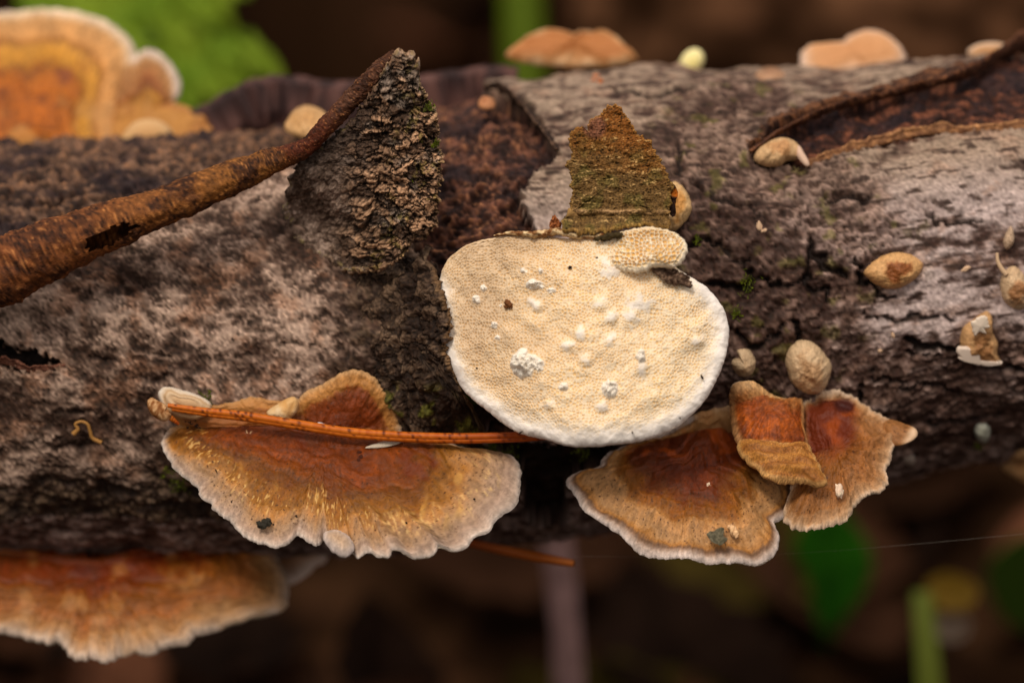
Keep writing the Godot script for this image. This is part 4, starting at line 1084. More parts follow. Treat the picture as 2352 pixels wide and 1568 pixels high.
func make_right_brackets():
	# A: the broad one
	var ra := thing("brown_bracket", "broad brown bracket fungus with a grey banded rim, right of the white one", "bracket fungus")
	var oa := pairs([1299, 1108, 1327, 1089, 1370, 1077, 1393, 1046, 1459, 1018, 1522, 991, 1584, 956, 1635, 938, 1678, 932, 1700, 985, 1730, 1040, 1772, 1075, 1811, 1100, 1827, 1132, 1830, 1159, 1818, 1182, 1782, 1201, 1784, 1217, 1791, 1241, 1780, 1272, 1744, 1297, 1694, 1295, 1647, 1297, 1608, 1291, 1577, 1282, 1518, 1282, 1475, 1274, 1444, 1249, 1412, 1221, 1373, 1196, 1338, 1171, 1322, 1139])
	var az := func(p: Vector2) -> float: return smax(log_z(p) + 0.3, -9.2 + (p.y - 1000.0) / GRAIN * 0.98, 1.0)
	var sa := [[0.0, c8(228, 210, 200)], [0.4, c8(190, 162, 144)], [0.75, c8(128, 92, 66)], [1.0, c8(178, 120, 62)], [1.6, c8(192, 142, 92)], [3.0, c8(186, 132, 82)], [3.8, c8(160, 98, 52)], [5.0, c8(144, 82, 40)], [6.2, c8(128, 60, 26)], [7.6, c8(118, 52, 18)], [11.0, c8(140, 64, 16)]]
	var ca := Vector2(1610, 900)
	var ha := cap_relief(1.9, 8.0, 0.07, 0.5, 7.0)
	sheet("cap", ra, oa, Vector2(1585, 1130), 320, az, ha,
		func(p: Vector2, r: float, m: float, a: float, h: float) -> Color:
			var up := sm01(1030.0, 980.0, p.y)
			var col := cap_tint(sa, p, inward(m, r, 8.5, p.y, 1135.0, 5.0 * sm01(1380.0, 1470.0, p.x)), a, ca, 7.0, 0.5)
			col = col.lerp(c8(176, 78, 18), sm01(0.15, 0.45, nz_mid.get_noise_2d(p.x * 0.028, p.y * 0.028 + 33.0)) * sm01(1120.0, 1060.0, p.y) * 0.7)
			return col.lerp(c8(192, 146, 96), up * sm01(1540.0, 1600.0, p.x) * sm01(-0.3, 0.2, nz_mid.get_noise_2d(p.x * 0.02, p.y * 0.02)) * 0.8), 0.55, 0.32, M.cap, {"jag": 4.0, "seed": 21.0, "under": "pore_surface", "under_color": pore_under, "under_mat": M.white})
	# C: the far right one
	var rc := thing("brown_bracket", "tan bracket fungus with a dark red patch and pointed right tip", "bracket fungus")
	var oc := pairs([1838, 940, 1866, 911, 1897, 897, 1932, 897, 1959, 909, 1979, 925, 2014, 948, 2046, 966, 2064, 984, 2062, 1006, 2052, 1030, 2046, 1061, 2034, 1081, 2040, 1112, 2022, 1128, 1991, 1139, 1967, 1159, 1955, 1182, 1936, 1202, 1889, 1213, 1842, 1219, 1811, 1208, 1800, 1178, 1815, 1123, 1835, 1022])
	var cz := func(p: Vector2) -> float: return smax(log_z(p) + 0.3, -8.8 + (p.y - 930.0) / GRAIN * 0.82, 1.0)
	var sc := [[0.0, c8(222, 192, 164)], [0.4, c8(192, 148, 108)], [1.2, c8(166, 112, 66)], [3.0, c8(154, 96, 50)], [5.0, c8(142, 82, 40)], [7.0, c8(132, 70, 34)]]
	sheet("cap", rc, oc, Vector2(1915, 1055), 260, cz, cap_relief(1.2, 6.0, 0.08, 0.9, 14.0),
		func(p: Vector2, r: float, m: float, a: float, h: float) -> Color:
			var col := cap_tint(sc, p, m, a, Vector2(1890, 860), 14.0, 0.6)
			var d: float = Vector2((p.x - 1895.0) / 75.0, (p.y - 985.0) / 95.0).length() + 0.25 * nz_mid.get_noise_2d(p.x * 0.03, p.y * 0.03)
			col = col.lerp(c8(98, 38, 18).lerp(c8(140, 60, 18), sm01(0.0, 0.4, nz_mid.get_noise_2d(p.x * 0.03 + 8.0, p.y * 0.03))), sm01(1.25, 0.65, d) * sm01(0.2, 1.4, m) * 0.9)
			return col.lerp(c8(58, 24, 22), sm01(32.0, 14.0, Vector2(p.x - 1938.0, p.y - 940.0).length()) * 0.8), 0.5, 0.32, M.cap, {"jag": 7.0, "seed": 31.0, "under": "pore_surface", "under_color": pore_under, "under_mat": M.white})
	sheet("curled_tip", rc, pairs([2024, 985, 2038, 966, 2060, 966, 2088, 981, 2107, 997, 2101, 1013, 2070, 1021, 2040, 1018]), Vector2(2066, 996), 40,
		func(p: Vector2) -> float: return cz.call(p) + 0.8 * sm01(2020.0, 2080.0, p.x) - 0.1, func(p: Vector2, r: float, m: float, a: float) -> float: return 0.35 * sm01(0.0, 0.9, m) + 0.15 * nz_mid.get_noise_2d(p.x * 0.05, p.y * 0.05) + 0.4 * sm01(2075.0, 2105.0, p.x),
		func(p: Vector2, r: float, m: float, a: float, h: float) -> Color: return cap_tint(sc, p, 1.6, a, Vector2(1890, 860), 14.0, 0.6).lerp(c8(214, 178, 144), sm01(2076.0, 2100.0, p.x + 0.6 * (p.y - 998.0))), 0.4, 0.3, M.cap)
	# B: the folded one on top
	var rb := thing("brown_bracket", "folded bracket fungus with an orange hump and ochre lower lobe, overlapping two others", "bracket fungus")
	var ob := pairs([1678, 893, 1694, 878, 1725, 873, 1748, 886, 1776, 907, 1811, 915, 1842, 919, 1848, 945, 1848, 983, 1856, 1016, 1852, 1034, 1800, 1040, 1740, 1036, 1702, 1030, 1690, 1010, 1680, 983, 1676, 936])
	var bz := func(p: Vector2) -> float: return smax(log_z(p) + 1.2, -6.0 + (p.y - 960.0) / GRAIN * 0.95, 1.0) + 1.2 * sm01(1850.0, 1760.0, p.x)
	sheet("cap", rb, ob, Vector2(1765, 960), 170, bz, cap_relief(1.3, 3.0, 0.05, 0.3, 24.0),
		func(p: Vector2, r: float, m: float, a: float, h: float) -> Color:
			var n1: float = nz_mid.get_noise_2d(p.x * 0.03, p.y * 0.03)
			var c := ramp([[0.0, c8(190, 144, 98)], [20.0, c8(176, 124, 74)], [62.0, c8(140, 78, 36)], [92.0, c8(132, 62, 22)], [120.0, c8(160, 78, 20)], [150.0, c8(110, 52, 20)]], p.y - 885.0 + 30.0 * n1 + 12.0 * nz_fine.get_noise_2d(p.x * 0.03, p.y * 0.03) - 0.1 * (p.x - 1760.0) + 0.004 * (p.x - 1770.0) * (p.x - 1770.0))
			c = c.lerp(c8(208, 166, 116), sm01(0.7, 0.2, m) * 0.6)
			return c * (1.0 + 0.2 * nz_dust.get_noise_2d(p.x * 0.05, p.y * 0.05) + 0.25 * nz_fine.get_noise_2d(p.x * 0.05, p.y * 0.05)), 0.7, 0.5, M.cap, {"jag": 3.0, "seed": 41.0, "under": "pore_surface", "under_color": pore_under, "under_mat": M.white})
	var ol := pairs([1693, 1022, 1712, 1012, 1760, 1016, 1810, 1020, 1856, 1022, 1874, 1053, 1889, 1085, 1901, 1110, 1886, 1118, 1850, 1111, 1791, 1110, 1764, 1102, 1741, 1081, 1713, 1061, 1697, 1040])
	sheet("lower_lobe", rb, ol, Vector2(1785, 1062), 170, func(p: Vector2) -> float: return bz.call(p) + 0.9,
		func(p: Vector2, r: float, m: float, a: float) -> float: return 0.7 * sm01(0.0, 1.4, m) + 0.10 * sin(p.y * 0.30 - 0.03 * p.x + 2.0 * nz_mid.get_noise_2d(p.x * 0.02, p.y * 0.02)) + 0.08 * nz_fine.get_noise_2d(p.x * 0.04, p.y * 0.04) + 0.2 * nz_mid.get_noise_2d(p.x * 0.03, p.y * 0.03),
		func(p: Vector2, r: float, m: float, a: float, h: float) -> Color:
			var c := c8(176, 118, 56).lerp(c8(136, 84, 38), clampf(0.5 + 0.4 * sin(p.y * 0.2 + 3.0 * nz_mid.get_noise_2d(p.x * 0.03, p.y * 0.03)) + 0.5 * nz_fine.get_noise_2d(p.x * 0.05, p.y * 0.05), 0.0, 1.0))
			return c.lerp(c8(212, 168, 112), sm01(0.5, 0.1, m) * 0.6) * (1.0 + 0.25 * nz_dust.get_noise_2d(p.x * 0.06, p.y * 0.06)), 0.8, 0.45, M.cap, {"jag": 4.0, "seed": 44.0, "under": "lobe_back"})

func make_far_brackets():
	# lower left, out of focus
	var zc := Vector2(330, 1130)
	var a := thing("brown_bracket", "blurred orange brown bracket fungus with a scalloped rim at the lower left", "bracket fungus")
	var oa := pairs([-260, 1290, -120, 1268, 60, 1262, 300, 1258, 520, 1258, 610, 1268, 650, 1300, 664, 1345, 660, 1385, 640, 1405, 600, 1412, 560, 1425, 530, 1432, 490, 1452, 450, 1462, 430, 1480, 400, 1482, 375, 1488, 345, 1505, 310, 1498, 280, 1508, 240, 1524, 215, 1512, 190, 1518, 160, 1505, 140, 1478, 100, 1476, 60, 1468, 20, 1455, -40, 1450, -120, 1430, -220, 1390])
	var sa := [[0.0, c8(228, 204, 186)], [0.6, c8(204, 162, 126)], [1.4, c8(190, 134, 82)], [2.6, c8(168, 102, 54)], [4.5, c8(152, 86, 42)], [6.0, c8(156, 72, 20)], [8.5, c8(112, 42, 12)]]
	sheet("cap", a, oa, Vector2(220, 1350), 200, func(p: Vector2) -> float: return -24.0 + (p.y - 1262.0) / GRAIN * 0.95, cap_relief(2.0, 7.0, 0.08, 0.9, 51.0),
		func(p: Vector2, r: float, m: float, an: float, h: float) -> Color: return cap_tint(sa, p, inward(m, r, 8.5, p.y, 1345.0, 4.0 * sm01(600.0, 480.0, p.x) * sm01(-20.0, 160.0, p.x)), an, zc, 51.0, 0.8).lerp(c8(210, 160, 112), sm01(0.2, 0.5, nz_big.get_noise_2d(p.x * 0.08, p.y * 0.08)) * 0.4), 1.1, 0.6, M.cap, {"jag": 8.0, "seed": 51.0, "under": "pore_surface", "under_color": pore_under, "under_mat": M.white})
	var b := thing("brown_bracket", "dim bracket fungus with a pale rim, behind the lower left one", "bracket fungus")
	sheet("cap", b, pairs([560, 1262, 660, 1258, 745, 1258, 748, 1285, 720, 1305, 700, 1325, 665, 1340, 630, 1350, 580, 1330]), Vector2(655, 1298), 90, func(p: Vector2) -> float: return -30.0 + (p.y - 1262.0) / GRAIN * 0.9, cap_relief(1.0, 4.0, 0.05, 0.6, 61.0),
		func(p: Vector2, r: float, m: float, an: float, h: float) -> Color: return ramp([[0.0, c8(228, 206, 194)], [1.0, c8(196, 158, 132)], [2.4, c8(156, 104, 64)]], m), 0.8, 0.5, M.cap, {"jag": 6.0, "seed": 61.0, "under": "pore_surface"})
	# upper left, beyond the branch
	var c := thing("brown_bracket", "large blurred tan and orange bracket fungus with pale rim at the upper left", "bracket fungus")
	var sc := [[0.0, c8(244, 222, 202)], [0.8, c8(238, 204, 166)], [1.4, c8(216, 158, 98)], [2.8, c8(212, 150, 88)], [3.5, c8(180, 116, 62)], [4.0, c8(214, 148, 82)], [5.4, c8(204, 136, 72)], [6.2, c8(206, 118, 44)], [9.0, c8(200, 112, 38)]]
	var zu := func(p: Vector2) -> float: return -30.0 - (330.0 - p.y) / GRAIN * 0.7
	sheet("cap", c, pairs([-260, 120, -180, 70, -80, 40, 0, 30, 60, 27, 120, 22, 165, 27, 220, 40, 265, 62, 298, 92, 312, 125, 310, 165, 300, 200, 296, 250, 290, 330, 270, 420, 100, 430, -200, 420, -280, 260]), Vector2(100, 300), 190, zu, cap_relief(1.5, 8.0, 0.05, 0.6, 71.0),
		func(p: Vector2, r: float, m: float, an: float, h: float) -> Color:
			var col := cap_tint(sc, p, inward(m, r, 10.0, p.y, 340.0, 0.0), an, Vector2(60, 460), 71.0, 0.3, 0.45)
			col = col.lerp(c8(194, 140, 84), sm01(0.05, 0.4, nz_big.get_noise_2d(p.x * 0.09 + 12.0, p.y * 0.09)) * sm01(220.0, 300.0, p.y) * 0.6)
			return col.lerp(c8(126, 60, 44), sm01(26.0, 10.0, Vector2((p.x - 245.0 + 90.0), p.y - 200.0).length()) * 0.5), 1.2, 0.8, M.cap, {"jag": 6.0, "seed": 71.0, "under": "pore_surface", "under_color": pore_under, "under_mat": M.white})
	var d := thing("brown_bracket", "blurred tan bracket fungus with a white rim, beside the large upper left one", "bracket fungus")
	sheet("cap", d, pairs([262, 420, 262, 240, 280, 175, 305, 135, 330, 118, 355, 116, 385, 138, 408, 170, 416, 198, 412, 220, 402, 236, 440, 252, 490, 275, 522, 290, 500, 320, 440, 420]), Vector2(340, 280), 130, func(p: Vector2) -> float: return zu.call(p) + 1.0, cap_relief(1.2, 5.0, 0.06, 0.5, 81.0),
		func(p: Vector2, r: float, m: float, an: float, h: float) -> Color:
			var col := cap_tint([[0.0, c8(230, 210, 196)], [0.8, c8(224, 196, 172)], [1.3, c8(184, 132, 82)], [2.6, c8(164, 106, 60)], [3.3, c8(140, 78, 40)], [4.0, c8(182, 122, 66)], [8.0, c8(182, 122, 62)]], p, m + 1.6 * sm01(320.0, 275.0, p.x) + 1.5 * sm01(225.0, 250.0, p.y), an, Vector2(330, 450), 81.0, 0.2, 0.5)
			return col.lerp(c8(190, 132, 72), sm01(230.0, 270.0, p.y) * 0.7), 0.9, 0.6, M.cap, {"jag": 4.0, "seed": 81.0, "under": "pore_surface"})
	var e := thing("pale_lobe", "small pale rounded fungus at the foot of the upper left brackets", "bracket fungus")
	sheet("cap", e, pairs([275, 340, 285, 305, 310, 280, 345, 273, 380, 285, 400, 310, 405, 345, 340, 360]), Vector2(340, 315), 50, func(p: Vector2) -> float: return -26.0, func(p: Vector2, r: float, m: float, an: float) -> float: return 1.2 * sqrt(maxf(0.0, 1.0 - r * r)),
		func(p: Vector2, r: float, m: float, an: float, h: float) -> Color: return c8(200, 150, 96).lerp(c8(206, 166, 118), r * r), 0.6, 0.5, M.cap)
	# on the crest
	var f := thing("orange_bracket", "blurred orange bracket fungus with wavy edge on the crest of the branch", "bracket fungus")
	sheet("cap", f, pairs([1160, 128, 1190, 104, 1205, 88, 1235, 76, 1275, 72, 1310, 78, 1345, 70, 1370, 80, 1395, 76, 1420, 88, 1440, 112, 1462, 132, 1420, 150, 1330, 154, 1250, 150, 1205, 144]), Vector2(1320, 108), 90, func(p: Vector2) -> float: return -30.0 - (140.0 - p.y) / GRAIN * 0.8, cap_relief(0.7, 2.5, 0.05, 0.8, 91.0),
		func(p: Vector2, r: float, m: float, an: float, h: float) -> Color: return ramp([[0.0, c8(206, 164, 122)], [0.5, c8(190, 136, 88)], [1.2, c8(174, 110, 62)]], m + 0.9 * nz_mid.get_noise_2d(p.x * 0.04, p.y * 0.04)), 0.8, 0.5, M.cap, {"jag": 6.0, "seed": 91.0, "under": "pore_surface"})
	var g := thing("pink_bracket", "blurred peach bracket fungus with pale rim on the crest at the upper right", "bracket fungus")
	sheet("cap", g, pairs([1838, 150, 1842, 120, 1870, 105, 1905, 100, 1935, 95, 1960, 80, 1995, 72, 2030, 78, 2060, 100, 2080, 128, 2070, 150, 2000, 175, 1900, 185, 1850, 178]), Vector2(1955, 130), 90, func(p: Vector2) -> float: return -28.0 - (175.0 - p.y) / GRAIN * 0.7, cap_relief(0.8, 2.5, 0.05, 0.3, 101.0),
		func(p: Vector2, r: float, m: float, an: float, h: float) -> Color: return ramp([[0.0, c8(226, 196, 176)], [0.5, c8(216, 172, 138)], [1.2, c8(202, 146, 100)], [3.0, c8(198, 138, 90)]], m + 0.3 * nz_mid.get_noise_2d(p.x * 0.04, p.y * 0.04)), 1.0, 0.6, M.cap, {"jag": 5.0, "seed": 101.0, "under": "pore_surface"})
	var hh := thing("pink_bracket", "small flat tan bracket fungus on the crest near the upper right corner", "bracket fungus")
	sheet("cap", hh, pairs([2222, 122, 2240, 104, 2275, 97, 2310, 103, 2330, 125, 2310, 145, 2250, 145]), Vector2(2275, 122), 50, func(p: Vector2) -> float: return -27.0, cap_relief(0.5, 1.5, 0.0, 0.2, 111.0),
		func(p: Vector2, r: float, m: float, an: float, h: float) -> Color: return ramp([[0.0, c8(210, 180, 156)], [0.5, c8(200, 152, 108)], [1.2, c8(180, 128, 82)]], m), 0.6, 0.5, M.cap, {"under": "pore_surface"})
	var cl := thing("cream_lobe", "upright cream yellow rounded lobe on the crest of the branch", "fungus")
	sheet("cap", cl, pairs([1560, 160, 1562, 140, 1575, 120, 1595, 111, 1612, 118, 1618, 138, 1608, 160, 1590, 178, 1568, 178]), Vector2(1590, 146), 50, func(p: Vector2) -> float: return -30.0, func(p: Vector2, r: float, m: float, an: float) -> float: return 0.6 * (1.0 - r * r),
		func(p: Vector2, r: float, m: float, an: float, h: float) -> Color: return c8(236, 216, 132).lerp(c8(246, 232, 170), r), 0.7, 0.5, M.cap)
	var oc := thing("orange_crumb", "small orange brown crumb on the bark below the crest bracket", "crumb")
	for q in [[1370, 178, 9.0], [1378, 188, 8.0], [1364, 186, 6.0]]:
		lump("crumb", oc, spot(q[0], q[1], log_z(Vector2(q[0], q[1])) + 0.3), Vector3(q[2], q[2], q[2]) / GRAIN, c8(178, 100, 54), q[0] * 0.2, 0.0, M.cap)

# a young rounded fungus growing from the bark
func bud(called: String, label: String, flat: Array, c: Vector2, tall: float, col: Color, dark: Color, dk: float, sd: float, lift := 0.0):
	var root := thing(called, label, "young fungus", "young rounded fungi on the bark")
	sheet("cap", root, pairs(flat), c, 80, func(p: Vector2) -> float: return log_z(p) + lift - 0.2,
		func(p: Vector2, r: float, m: float, a: float) -> float: return tall * pow(maxf(0.0, 1.0 - r * r), 0.5) + 0.5 * nz_mid.get_noise_2d(p.x * 0.05 + sd, p.y * 0.05) * (1.0 - r) + 0.22 * nz_rough.get_noise_2d(p.x * 0.05 + sd, p.y * 0.05) * sm01(1.0, 0.8, r),
		func(p: Vector2, r: float, m: float, a: float, h: float) -> Color:
			var k: float = sm01(0.75, 0.25, r + 0.5 * nz_mid.get_noise_2d(p.x * 0.06 + sd * 3.0, p.y * 0.06) + 0.3 * nz_mott.get_noise_2d(p.x * 0.05, p.y * 0.05)) * dk
			return col.lerp(dark, k) * (0.9 + 0.12 * nz_fine.get_noise_2d(p.x * 0.07, p.y * 0.07) + 0.1 * nz_dust.get_noise_2d(p.x * 0.06, p.y * 0.06)),
		0.0, 0.5, M.cap, {"jag": 1.2, "seed": sd, "dir": (cam_back - cam_up * 0.15).normalized(), "lean": 0.5})
	return root

func make_young_fungi():
	bud("young_fungus", "rounded tan young fungus with a white flap at the tip of the bark slit", [1733, 368, 1738, 348, 1758, 330, 1785, 320, 1815, 322, 1838, 338, 1845, 352, 1830, 366, 1805, 372, 1790, 382, 1760, 382], Vector2(1788, 352), 1.9, c8(226, 182, 132), c8(196, 140, 90), 0.8, 1.0, 0.6)
	var fl := thing("white_flap", "thin white flap hanging at the right of the fungus in the slit", "fungus")
	sheet("cap", fl, pairs([1826, 338, 1836, 335, 1848, 352, 1860, 376, 1852, 381, 1838, 368, 1828, 352]), Vector2(1842, 358), 30, func(p: Vector2) -> float: return log_z(p) + 1.4, func(p: Vector2, r: float, m: float, a: float) -> float: return 0.2 * (1.0 - r * r),
		func(_p, _r, _m, _a, _h): return c8(206, 172, 148), 0.3, 0.25, M.cap)
	bud("young_fungus", "lens shaped tan young fungus with a brown centre on the right bark", [1983, 622, 2000, 602, 2025, 586, 2055, 578, 2090, 583, 2110, 595, 2121, 608, 2110, 632, 2085, 652, 2050, 664, 2015, 655, 1992, 638], Vector2(2052, 621), 2.0, c8(226, 172, 114), c8(146, 84, 44), 0.95, 2.0)
	bud("young_fungus", "tall knobbly tan young fungus above the folded bracket", [1804, 830, 1808, 806, 1825, 786, 1850, 779, 1875, 790, 1895, 812, 1910, 835, 1905, 865, 1892, 890, 1868, 902, 1840, 895, 1818, 875, 1808, 852], Vector2(1855, 842), 2.6, c8(228, 192, 150), c8(196, 144, 98), 0.6, 3.0)
	bud("young_fungus", "small hooded tan young fungus right beside the white fungus", [1675, 832, 1684, 818, 1694, 815, 1690, 800, 1702, 795, 1718, 799, 1730, 812, 1736, 830, 1728, 855, 1705, 863, 1688, 855], Vector2(1708, 832), 1.8, c8(214, 182, 144), c8(186, 150, 112), 0.6, 4.0)
	bud("young_fungus", "angular tan fungus with white torn edges at the right", [2204, 800, 2206, 765, 2215, 745, 2240, 730, 2265, 712, 2278, 725, 2280, 760, 2292, 785, 2290, 810, 2299, 830, 2270, 838, 2235, 828, 2205, 822], Vector2(2247, 778), 2.2, c8(216, 166, 114), c8(156, 102, 60), 0.7, 5.0)
	var we := thing("white_edge", "white torn rim under the angular tan fungus at the right", "fungus")
	sheet("rim", we, pairs([2203, 819, 2225, 824, 2260, 832, 2297, 829, 2298, 835, 2268, 840, 2230, 833, 2204, 825]), Vector2(2252, 827), 40, func(p: Vector2) -> float: return log_z(p) + 1.6, func(_p, _r, _m, _a): return 0.0, func(_p, _r, _m, _a, _h): return c8(222, 200, 182), 0.6, 0.3, M.white, {"jag": 4.0})
	sheet("patch", we, pairs([2232, 738, 2262, 722, 2275, 750, 2262, 755, 2268, 768, 2248, 762, 2240, 772, 2234, 755]), Vector2(2252, 747), 30, func(p: Vector2) -> float: return log_z(p) + 2.15, func(p: Vector2, r: float, m: float, a: float) -> float: return 0.15 * (1.0 - r), func(_p, _r, _m, _a, _h): return c8(220, 200, 180), 0.3, 0.2, M.white, {"jag": 5.0, "per": 3})
	bud("young_fungus", "irregular tan fungus with a brown patch at the right edge", [2298, 650, 2303, 628, 2318, 612, 2335, 612, 2352, 630, 2365, 660, 2360, 700, 2340, 711, 2315, 700, 2302, 680], Vector2(2330, 660), 1.8, c8(220, 184, 144), c8(164, 108, 66), 0.8, 6.0)
	var st := thing("fungus_stalk", "thin curved pale strand above the irregular fungus at the right edge", "fungus strand")
	var sp := []
	for q in pairs([2291, 580, 2293, 600, 2302, 618, 2312, 630]): sp.append(spot(q.x, q.y, log_z(q) + 0.9))
	tube("strand", st, sp, 24, [0.12, 0.2, 0.25], 8, func(_t, _f, _p): return c8(206, 172, 136), M.cap)
	bud("young_fungus", "small drop shaped tan fungus near the right edge", [2305, 560, 2308, 540, 2316, 528, 2322, 518, 2328, 530, 2330, 552, 2322, 568, 2312, 572], Vector2(2318, 550), 1.0, c8(208, 176, 146), c8(180, 146, 116), 0.5, 7.0)
	bud("young_fungus", "smooth orange cream young fungus behind the upright bark scrap", [1525, 520, 1528, 440, 1545, 415, 1565, 425, 1582, 450, 1590, 475, 1582, 500, 1562, 522, 1545, 532], Vector2(1553, 475), 1.6, c8(232, 188, 132), c8(216, 146, 70), 0.8, 8.0)
	bud("young_fungus", "pale tan fungus hidden behind the bark roll at the upper left", [655, 300, 662, 275, 685, 255, 712, 250, 740, 258, 760, 280, 755, 310, 700, 320], Vector2(705, 285), 1.6, c8(222, 172, 116), c8(200, 146, 88), 0.5, 9.0, 1.0)
	bud("young_fungus", "tiny orange fungus under the curled bark edge left of centre", [1098, 240, 1105, 227, 1120, 224, 1136, 232, 1136, 246, 1118, 254, 1104, 250], Vector2(1118, 239), 0.8, c8(206, 140, 96), c8(176, 104, 62), 0.5, 10.0, 0.2)
	bud("young_fungus", "tan bracket cut by the right edge below the branch", [2300, 1072, 2306, 1055, 2325, 1040, 2360, 1032, 2420, 1040, 2430, 1100, 2380, 1115, 2335, 1100, 2312, 1085], Vector2(2360, 1072), 1.6, c8(214, 164, 112), c8(190, 132, 78), 0.6, 11.0, 0.8)
	bud("young_fungus", "tiny greenish white bud low on the right bark", [2238, 985, 2246, 972, 2262, 970, 2274, 980, 2272, 1000, 2258, 1012, 2244, 1003], Vector2(2257, 990), 0.9, c8(196, 196, 178), c8(170, 168, 146), 0.4, 12.0)
	bud("young_fungus", "small dull white bud right of the pointed bracket tip", [2070, 1048, 2082, 1038, 2098, 1040, 2100, 1056, 2088, 1066, 2074, 1062], Vector2(2085, 1052), 0.7, c8(196, 178, 164), c8(170, 150, 134), 0.4, 13.0)
	bud("young_fungus", "low brownish fungus on the crest between cream lobe and peach bracket", [1735, 175, 1745, 163, 1770, 158, 1795, 165, 1806, 178, 1780, 186, 1750, 186], Vector2(1770, 173), 0.7, c8(190, 144, 110), c8(160, 114, 84), 0.5, 14.0)

# ------------------------------------------------------------------ needles, flakes, specks, moss
func make_litter():
	var root := thing("pine_needle", "long orange brown pine needle pair with a knotted end lying over the brown bracket", "pine needle")
	var a := []
	var b := []
	for q in [[385, 934, -4.0], [470, 946, -3.6], [560, 956, -3.4], [680, 975, -3.2], [800, 993, -3.1], [900, 1001, -3.0], [1000, 1005, -2.8], [1100, 1005, -2.6], [1215, 1000, -2.6], [1330, 985, -2.8]]:
		a.append(spot(q[0], q[1] - 3.0, q[2])); b.append(spot(q[0] + 10.0, q[1] + 5.0, q[2] - 0.1))
	var nc := func(t: float, f: float, p: Vector3) -> Color:
		var n: float = nz_fine.get_noise_2d(t * 55.0, 2.0)
		var c := c8(178, 86, 22).lerp(c8(206, 112, 36), clampf(0.5 + n, 0.0, 1.0))
		c = c.lerp(c8(66, 28, 14), sm01(0.25, 0.45, nz_dust.get_noise_2d(t * 42.0, f * 0.5)) * 0.75)
		return c.lerp(c8(142, 52, 16), sm01(0.5, 0.9, t) * 0.5)
	tube("needle", root, a, 160, [0.2, 0.32, 0.34, 0.34, 0.33, 0.32, 0.3], 12, nc, M.needle)
	tube("needle", root, b, 160, [0.2, 0.3, 0.33, 0.33, 0.32, 0.3, 0.3], 12, nc, M.needle)
	tube("short_needle", root, [spot(376, 948, -4.2), spot(392, 960, -4.2), spot(410, 974, -4.4)], 24, [0.22, 0.26, 0.12], 10, nc, M.needle)
	tube("sheath", root, [spot(345, 918, -4.4), spot(352, 930, -4.1), spot(362, 940, -4.0), spot(378, 950, -4.0), spot(388, 945, -4.0)], 30, [0.3, 0.6, 0.75, 0.7, 0.35], 16,
		func(t: float, f: float, p: Vector3) -> Color: return c8(122, 72, 36).lerp(c8(214, 170, 124), clampf(0.45 + 1.2 * nz_fine.get_noise_3dv(p) + 0.6 * nz_dust.get_noise_3dv(p), 0.0, 1.0)), M.bark)
	var n2 := thing("pine_needle", "blurred red brown pine needle tip hanging below the branch", "pine needle")
	tube("needle", n2, [spot(1040, 1236, -17), spot(1130, 1258, -16), spot(1230, 1278, -15), spot(1318, 1294, -14)], 40, [0.35, 0.42, 0.5, 0.3], 12,
		func(t: float, f: float, p: Vector3) -> Color: return c8(130, 60, 26).lerp(c8(178, 96, 32), t), M.needle)
	# things lying on the caps
	var hd := thing("soil_crumb", "black gritty crumb near the left rim of the wide brown bracket", "crumb")
	var at := Vector2(606, 1202)
	for q in [[598, 1206, 9.0], [606, 1200, 10.0], [615, 1198, 9.0], [605, 1208, 8.0], [617, 1204, 6.0], [594, 1200, 5.0]]:
		lump("grain", hd, spot(q[0], q[1], low_z.call(Vector2(q[0], q[1])) + 2.0), Vector3(q[2], q[2] * 0.8, q[2] * 0.6) / GRAIN, c8(52, 48, 40), q[0] * 0.37, 0.3, M.bark, 8, 0.5)
	var gf := thing("leaf_flake", "small grey green dry leaf flake on the broad right bracket", "leaf")
	sheet("flake", gf, pairs([1624, 1238, 1640, 1222, 1656, 1211, 1666, 1220, 1664, 1236, 1674, 1246, 1662, 1254, 1646, 1250, 1634, 1246]), Vector2(1650, 1234), 30, func(p: Vector2) -> float: return -9.2 + (p.y - 1000.0) / GRAIN * 0.98 + 2.6 + (p.x - 1650.0) * 0.01,
		func(p: Vector2, r: float, m: float, an: float) -> float: return 0.3 * absf(p.x - 1652.0) / 14.0, func(p: Vector2, r: float, m: float, an: float, h: float) -> Color: return c8(112, 104, 84).lerp(c8(70, 66, 52), clampf(0.5 + nz_fine.get_noise_2d(p.x * 0.08, p.y * 0.08), 0.0, 1.0)), 0.2, 0.2, M.bark, {"jag": 4.0, "per": 3})
	var gc := thing("pale_crumb", "pale orange crumb beside the grey green leaf flake", "crumb")
	for q in [[1684, 1218, 8.0, 12.0], [1690, 1226, 7.0, 9.0], [1676, 1211, 6.0, 5.0]]:
		lump("crumb", gc, spot(q[0], q[1], -9.2 + (q[1] - 1000.0) / GRAIN * 0.98 + 2.5), Vector3(q[2], q[3], 6.0) / GRAIN, c8(228, 180, 132), q[0] * 0.3, 0.0, M.cap)
	for q in [[1628, 1116, 10.0, 7.0, "small pink white crumb on the dark part of the broad bracket", -9.2 + 116.0 / GRAIN * 0.98 + 2.6], [1928, 1128, 9.0, 16.0, "pale oval grain on the tan bracket with the dark red patch", -8.8 + 198.0 / GRAIN * 0.82 + 2.1]]:
		var pc := lump("pale_crumb", self, spot(q[0], q[1], q[5]), Vector3(q[2], q[3], 7.0) / GRAIN, c8(240, 206, 176), q[0] * 0.21, 0.25, M.cap)
		tag(pc, q[4], "crumb")
	var sl := thing("bud_scale", "thin grey white scale lying under the pine needle on the wide bracket", "scale")
